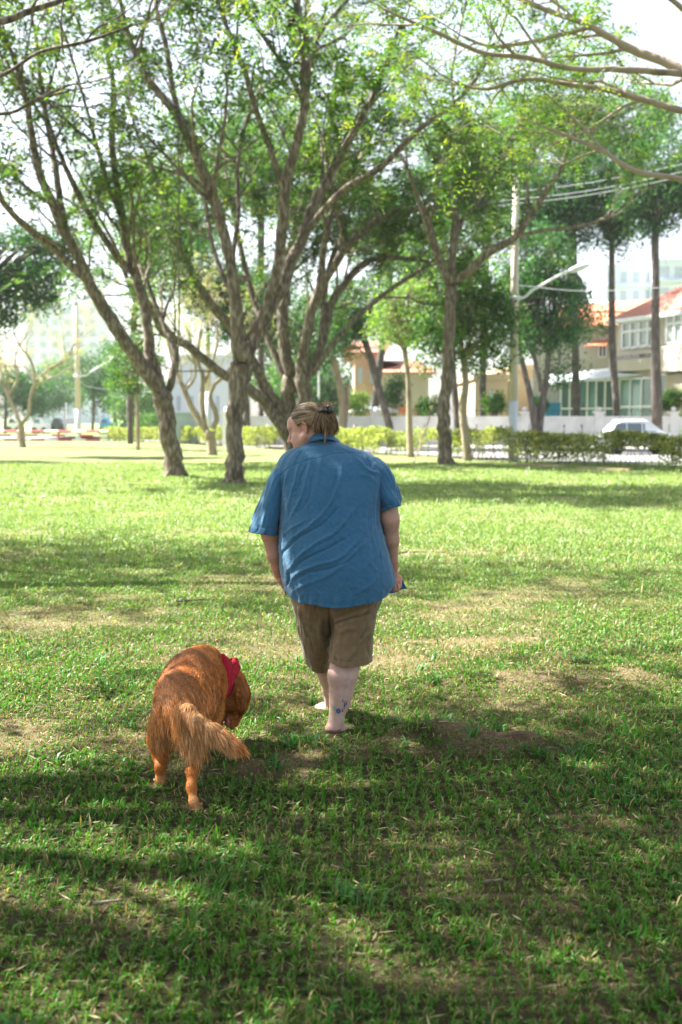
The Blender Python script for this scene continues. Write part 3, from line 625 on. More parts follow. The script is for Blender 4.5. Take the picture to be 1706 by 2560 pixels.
# ---- road, pavement
def strip(name, line, z, m, kind='structure'):
    n = len(line); V = np.array([(x, y, z) for p in line for (x, y) in p]); q = [(2*i, 2*i+2, 2*i+3, 2*i+1) for i in range(n-1)]
    o = obj(name, raw_mesh(name, V, [np.array(q)], m, False)); tag(o, kind=kind); return o
h0 = np.array([GD(x, y)[:2] for x, y in [(60,1011),(232,1010),(600,1028),(890,1043),(1175,1058),(1480,1071),(1760,1083),(2300,1105)]])
M_ROAD = mat('asphalt', (.22, .215, .21), .9, noise=(3, (.16, .155, .15), .4, .8), bump=(60, .4, .01))
strip('road', [((x, y + .9), (x * 1.0, 53.5 if y < 52 else y + 14)) for x, y in h0], .03, M_ROAD)
M_PAVE = mat('paving', (.45, .43, .40), .9, noise=(4, (.34, .32, .29), .4, .8))
xp0 = PD(512, 900, 61)[0]; xp1 = PD(900, 900, 54)[0]; pv = [(xp0, 61.0), (xp0 * .5 + xp1 * .5, 57.6), (xp1, 53.6), (40, 53.6)]
strip('pavement', [((x, y), (x, 61.6)) for x, y in pv], .12, M_PAVE)
mb = MB(); mb.sheet(np.array([[(x, y, z) for x, y in [(a, b + o) for a, b in pv]] for o, z in ((-.15, -.05), (-.15, .135), (-.004, .135), (-.004, .0))])); tag(mb.build('kerb', M_CONC), kind='structure')
strip('far_road', [((-70, 82), (-70, 100)), ((-8, 82), (-8, 100))], .03, M_ROAD)

# ---- red and white barrier
M_WHITE = mat('white_paint', (.80, .79, .77), .6, noise=(5, (.66, .65, .62), .5, .9))
M_RED = mat('red_paint', (.42, .06, .045), .6, noise=(5, (.30, .06, .05), .5, .9))
a = GD(-140, 1012.5); b = GD(250, 1015); bar = empty('barrier_fence', (a[0], a[1], 0), 'low fence of red and white banded rails along the far street', 'fence')
dv = b - a; Ln = np.linalg.norm(dv); dv = dv / Ln
M_BAND = mat('banded_paint', attr=True, rough=.6)
for hgt in (.10, .40, .69):
    ss = []; cc = []; s = -.5 * (hgt == .40); k = 0
    while s < Ln:
        e = s + 1.05; ss += [max(s, 0) + .001, min(e, Ln)]; cc += [(.42, .06, .045) if k % 2 else (.80, .79, .77)] * 2; s = e; k += 1
    mb = MB(); mb.tube(np.array([a + dv * q + (0, 0, hgt) for q in ss]), .075, 8, cap=False, col=np.repeat(np.array(cc), 8, 0)); mb.build('rail', M_BAND, bar, smooth=True, usecol=True)
for k in range(int(Ln / 3.15)):
    c = a + dv * k * 3.15; mb = MB(); mb.tube(np.array([c - (0, 0, .2), c + (0, .1, .8)]), .07, 8); mb.build('post', M_RED, bar)

# ---- perimeter wall with pillars and slots
M_WALL = mat('wall_render', (.78, .76, .75), .85, noise=(1.2, (.58, .56, .56), .45, .75))
M_IRON = mat('dark_iron', (.05, .055, .06), .6)
YW = 62.0; XW = PD(512, 900, YW)[0]; wl = empty('perimeter_wall', (14, YW, 0), 'long low white garden wall with capped pillars and narrow slots across the street', 'wall')
mb = MB(); x = -16.0; zt = 1.62
mb.box((XW, YW, -.1), (42, YW + .22, .55)); mb.box((XW, YW, 1.25), (42, YW + .22, zt)); mb.box((XW, YW - .04, zt), (42, YW + .26, zt + .07))
xs = np.arange(XW + .5, 42, .95); slot = [k for k in range(len(xs)) if k % 3 != 0]
prev = XW
for k in slot:
    mb.box((prev, YW + .003, .55), (xs[k] - .05, YW + .217, 1.25)); prev = xs[k] + .05
mb.box((prev, YW + .003, .55), (42, YW + .217, 1.25)); mb.build('wall_panel', M_WALL, wl)
for x in np.arange(XW + .2, 40, 4.05):
    mb = MB(); mb.box((x - .22, YW - .08, -.1), (x + .22, YW + .3, 1.86)); mb.box((x - .30, YW - .16, 1.86), (x + .30, YW + .38, 1.95))
    th = np.linspace(0, np.pi, 6)
    mb.tube(np.array([(x, YW + .11, 1.95), (x, YW + .11, 2.0), (x, YW + .11, 2.08), (x, YW + .11, 2.17), (x, YW + .11, 2.2)]), [.08, .12, .15, .1, .02], 10)
    mb.build('pillar', M_WALL, wl)
mb = MB()
for x in np.arange(2, 41, .28): mb.box((x - .012, YW + .09, zt + .07), (x + .012, YW + .12, zt + .42))
mb.box((2, YW + .085, zt + .36), (41, YW + .125, zt + .385)); mb.build('railing', M_IRON, wl)

# ---- lamp posts
M_POLE = mat('pole_concrete', (.58, .52, .44), .9, noise=(2, (.50, .44, .36), .4, .8, (1, 1, .2)))
M_POLEG = mat('pole_grey', (.60, .63, .68), .7, noise=(3, (.48, .50, .54), .4, .8))
M_LAMP = mat('lamp_white', (.72, .73, .74), .4)
def lamp_post(px, Y, ytop, ypaint, r, arm, label):
    b = PD(px, 1000, Y); x = b[0]; z = lambda y: PD(px, y, Y)[2]
    root = empty('lamp_post', (x, Y, 0), label, 'lamp post', 'concrete lamp posts')
    mb = MB(); mb.tube(np.array([(x, Y, -.1), (x, Y, z(ypaint))]), r * 1.02, 16); mb.build('painted_base', M_POLEG, root, smooth=True)
    mb = MB(); mb.tube(np.array([(x, Y, z(ypaint)), (x, Y, z(ytop))]), [r, r * .7], 16); mb.build('pole', M_POLE, root, smooth=True)
    q = catmull(np.array([PD(ax, ay, Y - .2) for ax, ay in arm]), 6); mb = MB(); mb.tube(q, .045, 8); 
    c = PD(arm[0][0], arm[0][1], Y - .2); mb.box((x - r * 1.1, Y - r * 1.2, c[2] - .08), (x + r * 1.1, Y + r * 1.2, c[2] + .08)); arm_o = mb.build('arm', M_LAMP, root, smooth=True)
    e = q[-1]; d = unit(q[-1] - q[-2]); L = [e - d * .12, e + d * .1, e + d * .35, e + d * .6, e + d * .72]
    mb = MB(); mb.tube(np.array(L), [.05, .11, .13, .09, .03], 12); mb.build('lamp_head', M_LAMP, root, smooth=True)
    return root
lamp_post(1179, 41.8, 400, 921, .165, [(1182,684),(1205,683),(1222,668),(1242,657),(1290,630),(1312,622)], 'tall lamp post with grey painted foot and white curved arm on the right lawn edge')
lamp_post(181, 80, 700, 940, .20, [(186,864),(200,862),(212,852),(240,836),(250,830)], 'hazy lamp post behind the red and white barrier')
lamp_post(480, 66, 640, 900, .17, [(484,840),(495,838),(505,828),(525,815)], 'lamp post half hidden behind the gnarled half bare tree')
mb = MB(); x = PD(733,900,75)[0]; mb.tube(np.array([(x,75,0),(x,75,PD(733,846,75)[2])]), .06, 8)
mb.box((x-.35,74.9,PD(733,846,75)[2]),(x+.35,75.1,PD(733,846,75)[2]+.12)); tag(mb.build('street_post', M_LAMP), 'slim grey post with short crosshead right of the twin trunks', 'post')
mb = MB(); x = PD(152,900,90)[0]; mb.tube(np.array([(x,90,0),(x,90,PD(152,925,90)[2])]), .07, 8); mb.box((x-.2,89.8,PD(152,975,90)[2]),(x+.9,89.95,PD(152,962,90)[2]))
tag(mb.build('street_sign', M_LAMP), 'small hazy white sign on a post left of the distant lamp post', 'sign')
# wires
M_WIRE = mat('wire', (.55, .56, .58), .5)
def wire(pts, r=.012, lab=None):
    q = catmull(np.array([PD(*p) for p in pts]), 10); mb = MB(); mb.tube(q, r, 4); return tag(mb.build('cable', M_WIRE), lab, 'cable', 'overhead cables')
for k, (y0, y1) in enumerate([(655, 658), (434, 385), (452, 402), (462, 415)]):
    if k == 0: wire([(1179,y0,41.8),(1400,y0+13,46),(1800,y1-20,52)], .014, 'single cable sagging from the right lamp post across the tall stems')
    else: wire([(1120,y0+14,44),(1400,y0-22,46),(1800,y1-60,50)], .011, ['','highest of the three cables high at the right','middle of the three cables high at the right','lowest of the three cables high at the right'][k])
wire([(183,876,80),(230,893,84),(420,905,110)], .018, 'cable hanging from the distant lamp post past the leaning trunk')
wire([(660,792,60),(840,768,60),(1179,700,41.9)], .014, 'cable passing behind the walker\'s trees to the right lamp post')
# leaning stake
mb = MB(); a = GD(951,1066); mb.tube(catmull(np.array([a, PD(978,985,43.5), PD(1004,905,44)]), 5), .03, 6, wob=.1); tag(mb.build('wooden_stake', M_BARK), 'thin wooden prop leaning on the upright scarred tree', 'stake')
# hanging vine
mb = MB(); mb.tube(catmull(np.array([PD(408,300,27), PD(412,420,27), PD(410,560,27), PD(413,700,27), PD(410,800,27)]), 6), .022, 5, wob=.1); tag(mb.build('hanging_vine', M_BARK), 'thin vine hanging straight down between the two big left trees', 'vine')

# ---- car
def car(px0, px1, Y, label, colr, group='cars on the street', H=1.55, flip=1):
    x0 = PD(px0, 960, Y)[0]; x1 = PD(px1, 960, Y)[0]; L = x1 - x0; cx = (x0 + x1) / 2
    root = empty('car', (cx, Y, 0), label, 'car', group); W = 1.75
    body = [(-.5,.25),(-.5,.50),(-.485,.62),(-.40,.64),(-.33,.66),(.30,.68),(.485,.62),(.5,.5),(.5,.25)]
    cab = [(-.42,.64),(-.33,.90),(-.26,.985),(.02,1.0),(.12,.97),(.29,.67)]
    def ext(prof, ins0, ins1, mb, m=flip):
        p = np.array(prof); n = len(p); zz = p[:, 1] * H; k = np.clip((p[:, 1] - .64) / .36, 0, 1); hw = W / 2 - ins0 - k * (ins1 - ins0)
        f = np.stack([cx + m * p[:, 0] * L, Y - hw, zz], -1); b_ = np.stack([cx + m * p[:, 0] * L, Y + hw, zz], -1)
        c = np.stack([cx + m * p[:, 0] * L, Y + 0 * hw, zz + .04 * k], -1)
        V = np.vstack([f, c, b_]); q = [(i, i+1, n+i+1, n+i) for i in range(n-1)] + [(n+i, n+i+1, 2*n+i+1, 2*n+i) for i in range(n-1)]
        t = [(0, i, i+1) for i in range(1, n-1)] + [(2*n, 2*n+i+1, 2*n+i) for i in range(1, n-1)]
        mb.add(V, q, t)
    mp = mat('car_paint_' + colr[0], colr[1], .3, spec=.6); gl = mat('car_glass', (.10, .13, .15), .08, spec=.8)
    mb = MB(); ext(body, 0, 0, mb); ext(cab, .06, .22, mb); mb.build('body', mp, root)
    for s in (-1, 1):
        mb = MB()
        for a_, b_ in (((-.37, -.20)), ((-.185, .0)), ((.015, .19))):
            zz0, zz1 = .67 * H, .93 * H; y = lambda z: Y + s * (W / 2 - .06 - np.clip((z / H - .64) / .36, 0, 1) * .16 + .004)
            top = lambda u: u if -.30 < u < .12 else (u * .9 if u > 0 else u * .88)
            mb.add([(cx + flip * a_ * L, y(zz0), zz0), (cx + flip * b_ * L * (1), y(zz0), zz0), (cx + flip * top(b_) * L, y(zz1), zz1 - (.05 * H if b_ > .15 else 0)), (cx + flip * top(a_) * L, y(zz1), zz1)], [(0, 1, 2, 3)])
        mb.build('side_window', gl, root)
    for sx in (-.33, .32):
        for s in (-1, 1):
            c = np.array((cx + flip * sx * L, Y + s * (W / 2 - .1), .32)); mb = MB(); mb.tube(np.array([c - (0, .11, 0), c + (0, .11, 0)]), .32, 18)
            wh = mb.build('wheel', mat('tyre', (.03,.03,.03), .9), root)
    for s in (-1, 1):
        mb = MB(); mb.tube(np.array([(cx - .30 * flip * L, Y + s * .55, H * 1.0), (cx - .26 * flip * L, Y + s * .55, H * 1.03), (cx + .05 * flip * L, Y + s * .55, H * 1.035), (cx + .08 * flip * L, Y + s * .55, H * 1.0)]), .02, 6)
        mb.build('roof_rail', mp, root)
car(1378, 1552, 49.5, 'white estate car seen above the right hedge', ('white', (.58,.60,.63)), H=1.47, flip=1)
for k, (x0, x1, Y, c, lb) in enumerate([(20,52,128,('white2',(.75,.75,.75)),'hazy white car farthest left beyond the barrier'),(78,112,118,('white3',(.78,.78,.78)),'hazy white car by the bare tree trunk'),(120,150,126,('dark',(.06,.06,.07)),'hazy dark car left of the distant sign'),(232,262,125,('blue',(.05,.3,.55)),'hazy blue vehicle right of the distant lamp post'),(283,318,122,('grey',(.4,.4,.42)),'hazy grey car behind the thin young tree')]):
    car(x0, x1, Y, lb, c)

# ---- houses
M_CREAM = mat('cream_render', (.50, .46, .37), .9, noise=(.8, (.43, .39, .31), .4, .8))
M_BEIGE = mat('beige_render', (.42, .36, .27), .9, noise=(.8, (.5, .42, .31), .4, .8))
M_TILE = mat('orange_roof_tile', (.62, .22, .11), .85, noise=[(2.5, (.50, .19, .11), .4, .7), (9, (.72, .34, .20), .55, .8)], bump=(10, .6, .05, (4, 1, 1)))
M_TILER = mat('red_roof_tile', (.44, .17, .12), .85, noise=[(3, (.33, .13, .10), .4, .7, (.4, 1, 4)), (9, (.55, .28, .20), .55, .8)], bump=(9, .7, .05, (.5, 1, 5)))
M_FRAME = mat('white_frame', (.74, .76, .78), .6)
M_GLASSG = mat('green_curtain_glass', (.17, .24, .20), .12, spec=.7, noise=(.5, (.36, .40, .36), .45, .6, (3, 3, .2)))
M_TEAL = mat('teal_glass', (.08, .17, .17), .12, spec=.7, noise=(.7, (.22, .42, .44), .5, .7, (2, 2, .3)))
M_GLASSD = mat('dark_glass', (.05, .06, .07), .1, spec=.7)
M_PEACH = mat('peach_render', (.50, .34, .24), .9, noise=(.8, (.42, .29, .21), .4, .8))
M_TAN = mat('tan_render', (.42, .34, .24), .9, noise=(.8, (.36, .29, .20), .4, .8))
def frameM(A, B):
    """local frame: x along the facade from A to B, y out of the facade towards the viewer, z up"""
    A = np.array((A[0], A[1], 0.)); B = np.array((B[0], B[1], 0.)); x = (B - A) / np.linalg.norm(B - A); y = np.array((x[1], -x[0], 0))
    if y[1] > 0: y = -y
    M = np.eye(4); M[:3, 0] = x; M[:3, 1] = y; M[:3, 2] = (0, 0, 1); M[:3, 3] = A; return M, np.linalg.norm(B - A)
def tpt(M, p): return np.array(p, float) @ M[:3, :3].T + M[:3, 3]
def window(root, M, x0, x1, z0, z1, nx, nz, gm, fw=.09, name='window', y0=.0):
    mb = MB(); 
    for i in range(nx + 1): x = x0 + (x1 - x0) * i / nx; mb.box((x - fw / 2, y0, z0), (x + fw / 2, y0 + .12, z1), M)
    zs = [z0 + (z1 - z0) * t for t in nz]
    for z in zs:
        for i in range(nx):
            a_ = x0 + (x1 - x0) * i / nx + fw / 2; b_ = x0 + (x1 - x0) * (i + 1) / nx - fw / 2; mb.box((a_, y0 + .003, z - fw / 2), (b_, y0 + .115, z + fw / 2), M)
    f = mb.build(name, M_FRAME, root); mb = MB(); mb.box((x0, y0 - .05, z0), (x1, y0 + .03, z1), M)
    g = obj('pane', raw_mesh('pane', np.vstack(mb.V), [np.vstack(mb.Q)], gm, False)); g.parent = f; g.matrix_parent_inverse = Matrix.Identity(4)
    return f
def hxy(px, Y): return (PD(px, 900, Y)[0], Y)
def zz(y, Y): return PD(800, y, Y)[2]
# right house: two wings
house = empty('cream_house', (22, 70, 0), 'two storey cream house with red tiled roof and large white framed windows on the right', 'house')
Mh, Lh = frameM(hxy(1418, 70), hxy(1700, 60)); S = lambda px: None
def lx(px):                                                  # local x on the main facade under a display pixel
    d = (px * K - 853) / F; A = Mh[:3, 3]; u = Mh[:3, 0]; return (A[0] - d * A[1]) / (d * u[1] - u[0])
ze = zz(735, 70)
mb = MB(); mb.box((0, -9, -.1), (Lh, 0, ze), Mh)
mb.box((-.1, .0, zz(855, 70)), (lx(1522), .55, zz(812, 70)), Mh); mb.box((lx(1530), .0, zz(862, 70)), (Lh, .75, zz(808, 70)), Mh)
mb.build('wall', M_CREAM, house)
mb = MB(); e = .5
ro = [(-e, e, ze), (Lh + e, e, ze), (Lh + e, -9.5, ze), (-e, -9.5, ze), (3.5, -4.5, ze + 2.9), (Lh - 2, -4.5, ze + 2.9)]
mb.add([tpt(Mh, p) for p in ro], [(0, 1, 5, 4), (2, 3, 4, 5)], [(0, 4, 3), (1, 2, 5)]); roof = mb.build('roof', M_TILER, house)
mb = MB(); mb.box((-e, -9.5, ze - .22), (Lh + e, e + .003, ze - .005), Mh); mb.build('eaves', M_FRAME, house)
window(house, Mh, lx(1427), lx(1505), zz(802, 70), zz(744, 70), 4, (0, .64, 1), M_GLASSG, .14)
window(house, Mh, lx(1527), lx(1600), zz(800, 70), zz(735, 70), 4, (0, .64, 1), M_GLASSG, .14)
mb = MB(); 
for k in range(4): a_ = lx(1428 + k * 20); mb.box((a_, .56, zz(828, 70)), (a_ + .75, .60, zz(820, 70)), Mh)
mb.build('vent_grille', M_GLASSD, house)
window(house, Mh, lx(1424), lx(1500), .9, zz(872, 70), 3, (0, .45, 1), M_TEAL, .12, 'shop_window', y0=.02)
window(house, Mh, lx(1505), lx(1532), .9, zz(866, 70), 1, (0, .45, 1), M_TEAL, .12, 'shop_window', y0=.02)
mb = MB(); mb.box((lx(1535), .0, .0), (Lh, .35, zz(868, 70)), Mh); mb.build('ground_floor_wall', M_BEIGE, house)
# left wing of the same house, further back
Mw, Lw = frameM(hxy(1225, 74), hxy(1416, 72.5))
def lw(px):
    d = (px * K - 853) / F; A = Mw[:3, 3]; u = Mw[:3, 0]; return (A[0] - d * A[1]) / (d * u[1] - u[0])
zw = zz(750, 73)
mb = MB(); mb.box((0, -10, -.1), (Lw, 0, zw), Mw); mb.build('side_wing', M_CREAM, house)
mb = MB(); ro = [(-e, e, zw - .003), (Lw + e, e, zw - .003), (Lw + e, -10.5, zw), (-e, -10.5, zw), (1.5, -5, zw + 1.9), (Lw + 2, -5, zw + 2.1)]
mb.add([tpt(Mw, p) for p in ro], [(0, 1, 5, 4), (2, 3, 4, 5)], [(0, 4, 3), (1, 2, 5)]); mb.build('roof', M_TILE, house)
f = window(house, Mw, lw(1372), lw(1388), zz(821, 73), zz(794, 73), 2, (0, 1), M_GLASSD, .08)
mb = MB(); a_, b_ = lw(1340), lw(1396); mb.add([tpt(Mw, p) for p in [(a_, 1.0, zz(797, 73)), (b_ - .2, 1.0, zz(797, 73)), (b_, .02, zz(782, 73)), (a_ + .6, .02, zz(782, 73)), (a_, 1.0, zz(799, 73)), (b_ - .2, 1.0, zz(799, 73)), (b_, .02, zz(785, 73)), (a_ + .6, .02, zz(785, 73))]], [(0,1,2,3),(4,7,6,5),(0,4,5,1),(1,5,6,2),(0,3,7,4)]); mb.build('awning', M_TILE, house)
window(house, Mw, lw(1290), lw(1410), .9, zz(874, 72), 6, (0, .42, 1), M_TEAL, .12, 'shop_window', y0=.9)
mb = MB(); A1 = PD(1268, 880, 70.5); B1 = PD(1498, 855, 67.5); d_ = np.array((0, 2.2, .55))
for p, q in ((0, 0),): V = [A1, B1, B1 + d_, A1 + d_]; mb.add(V + [v - (0, 0, .12) for v in V], [(0,1,2,3),(4,7,6,5),(0,4,5,1),(1,5,6,2),(2,6,7,3),(3,7,4,0)])
mb.build('canopy_roof', mat('canopy_sheet', (.62,.66,.68), .6), house)
mb = MB(); mb.box((lw(1255), .9, .0), (lw(1290), 1.05, zz(925, 72)), Mw); mb.build('blue_door', mat('blue_door', (.03,.20,.36), .6), house)
mb = MB(); mb.box((lw(1228), .9, .6), (lw(1252), 1.05, zz(910, 72)), Mw); mb.build('blue_panel', mat('blue_door', (.03,.20,.36), .6), house)

# far apartments
def block(name, label, px0, px1, ytop, Y, m, rows, cols, gm, depth=14, wz=(.25,.8), ww=.5, ybase=960, band=False, cat='building', roof=None):
    x0 = PD(px0, 900, Y)[0]; x1 = PD(px1, 900, Y)[0]; zt = zz(ytop, Y); root = empty(name, ((x0 + x1) / 2, Y, 0), label, cat)
    mb = MB(); mb.box((x0, Y, -.1), (x1, Y + depth, zt)); mb.build('wall', m, root)
    zb = max(.5, zz(ybase, Y)); dz = (zt - zb - .3) / rows; dx = (x1 - x0) / cols
    for i in range(rows):
        for j in range(cols):
            mb = MB(); a_ = x0 + dx * (j + .5 - ww / 2); b_ = x0 + dx * (j + .5 + ww / 2); z0 = zb + dz * (i + wz[0]); z1 = zb + dz * (i + wz[1])
            mb.box((a_, Y - .03, z0), (b_, Y + .1, z1)); mb.build('window', gm, root)
        if band: mb = MB(); mb.box((x0, Y - .9, zb + dz * i), (x1, Y - .003, zb + dz * (i + .12))); mb.build('balcony', m, root)
    mb = MB(); mb.box((x0 - .15, Y - .15, zt), (x1 + .15, Y + depth, zt + .35)); mb.build('parapet', m, root)
    if roof: mb = MB(); e = .6; ro = [(x0-e,Y-e,zt+.36),(x1+e,Y-e,zt+.36),(x1+e,Y+depth,zt+.36),(x0-e,Y+depth,zt+.36),(x0+3,Y+depth/2,zt+roof),(x1-3,Y+depth/2,zt+roof)]; mb.add(ro,[(0,1,5,4),(2,3,4,5)],[(0,4,3),(1,2,5)]); mb.build('roof', mat('dull_roof_tile', (.40, .19, .12), .9, noise=(3, (.30, .15, .10), .4, .7)), root)
    return root
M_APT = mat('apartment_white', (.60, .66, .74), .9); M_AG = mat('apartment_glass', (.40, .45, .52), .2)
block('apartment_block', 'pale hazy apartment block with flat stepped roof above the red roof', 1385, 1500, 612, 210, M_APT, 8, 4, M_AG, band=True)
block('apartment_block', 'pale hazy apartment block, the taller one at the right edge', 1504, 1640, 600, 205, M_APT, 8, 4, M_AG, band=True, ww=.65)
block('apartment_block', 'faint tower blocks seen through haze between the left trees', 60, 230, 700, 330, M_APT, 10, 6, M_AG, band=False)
block('peach_house', 'peach house with orange roof seen left of the young thin tree', 815, 868, 822, 80, M_PEACH, 2, 2, M_AG, ww=.4, cat='house', roof=1.6)
block('peach_house', 'low cream and terracotta house behind the dark bush', 872, 985, 868, 78, M_CREAM, 1, 3, M_TILE, ww=.7, wz=(.1,.35), cat='house', roof=1.5)
block('tan_house', 'plain tan house wall left of the lamp post', 1092, 1168, 872, 76, M_TAN, 1, 1, M_AG, ww=.15, cat='house')
block('tan_house', 'sunlit tan house wall right of the lamp post', 1172, 1240, 850, 78, M_TAN, 2, 2, M_AG, ww=.15, cat='house')
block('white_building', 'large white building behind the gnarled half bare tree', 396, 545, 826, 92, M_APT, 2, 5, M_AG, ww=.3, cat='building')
mb = MB(); x0 = PD(398,900,70)[0]; x1 = PD(452,900,70)[0]; mb.box((x0,70,0),(x1,72,zz(950,70))); mb.box((x0-.2,69.8,zz(950,70)),(x1+.2,72.2,zz(947,70)))
for k in range(7): x = x0 + (x1-x0)*(k+.5)/7; mb.box((x-.02,69.96,.1),(x+.02,70,zz(952,70)))
tag(mb.build('metal_shed', mat('shed', (.38,.46,.50), .6)), 'blue grey metal shed beside the white building', 'shed')
# garden umbrella
ux, uY = PD(860,900,70)[0], 70; um = empty('garden_umbrella', (ux, uY, 0), 'open white garden umbrella behind the wall before the peach house', 'umbrella')
mb = MB(); c = np.array((ux, uY, zz(925, 70))); R_ = 1.55; ring = np.array([c + (R_*math.cos(a), R_*math.sin(a), -.48) for a in np.linspace(0, 2*np.pi, 9)[:-1]])
mb.add(np.vstack([c, ring]), None, [(0, 1 + k, 1 + (k + 1) % 8) for k in range(8)]); mb.add(np.vstack([ring, ring - (0,0,.12)]), [(k,(k+1)%8,8+(k+1)%8,8+k) for k in range(8)]); mb.build('canopy', M_WHITE, um)
mb = MB(); mb.tube(np.array([(ux,uY,0),(ux,uY,c[2])]), .03, 6); mb.build('pole', M_WHITE, um)
# bushes behind the wall
def bush(px, py, rx, ry, Y, pal, label, seed, N=2600):
    r = np.random.default_rng(seed); s = Y * K / F; c = PD(px, py, Y); root = empty('bush', (c[0], Y, 0), label, 'bush', 'garden bushes')
    mb = MB(); C0 = []
    for k in range(16):
        v = unit(r.normal(0, 1, 3)) * r.uniform(.4, 1); e = c + v * np.array((rx * s, rx * s * .8, ry * s)); C0.append(e); mb.tube(catmull(np.array([(c[0] + r.normal(0, .1), Y, -.05), (c + e) / 2 - (0, 0, ry * s * .4), e]), 3), .018, 4, cap=False)
    mb.build('stems', M_BARK, root)['kind'] = 'stuff'; C0 = np.array(C0); k = r.integers(0, 16, N)
    O = C0[k] + r.normal(0, 1, (N, 3)) * min(rx, ry) * s * .28; O[:, 2] = np.maximum(O[:, 2], .05); V, q, C = leaves(r, O, .13, pal, (3, 4, 3, 1), r.uniform(.7, 1.3, 16)[k], .55)
    obj('foliage', raw_mesh('foliage', V, [q], M_LEAF, False, C), root)
bush(820, 925, 38, 28, 66, 'pale', 'yellow green bush behind the wall left of the umbrella', 81)
bush(905, 905, 28, 45, 70, 'dark', 'dark green bush right of the umbrella', 82)
bush(1138, 925, 26, 24, 66, 'lush', 'rounded bright bush just left of the lamp post behind the wall', 83)
bush(1545, 918, 42, 20, 63.5, 'lush', 'clipped bright green bush in a planter on the wall at the right', 84, 4200)
bush(1245, 925, 16, 18, 65, 'dark', 'small dark bush behind the forked trunk', 85, 1200)
bush(735, 945, 40, 26, 66, 'dark', 'low dark shrubs beside the slim grey post', 86)
bush(985, 935, 30, 24, 66, 'lush', 'low green shrubs left of the upright scarred tree', 87)
bush(1600, 970, 30, 32, 57, 'lush', 'green bush at the right edge beyond the car', 88)
bush(340, 965, 60, 22, 100, 'lush', 'long hazy bush behind the thin young tree', 89, 3500)
# small far pedestrian-scale details
mb = MB(); c = PD(640,965,64); mb.tube(np.array([(c[0],60.8,.12),(c[0],60.8,.95)]), .05, 8); mb.tube(np.array([(c[0],60.8,.95),(c[0],60.8,1.15)]), [.09,.06], 8); tag(mb.build('bollard', M_IRON), 'small dark bollard before the white wall left of the walker', 'bollard')

# ---- haze
bx = MB(); bx.box((-190, -60, -1.2), (190, 420, 62))
hz = bx.build('haze', None); hm = bpy.data.materials.new('haze'); hm.use_nodes = True; t = hm.node_tree; t.nodes.clear()
vo = t.nodes.new('ShaderNodeVolumePrincipled'); vo.inputs['Color'].default_value = (.93, .96, 1, 1); vo.inputs['Density'].default_value = .00022; vo.inputs['Anisotropy'].default_value = .3
oo = t.nodes.new('ShaderNodeOutputMaterial'); t.links.new(vo.outputs[0], oo.inputs['Volume']); hz.data.materials.append(hm); tag(hz, kind='stuff')
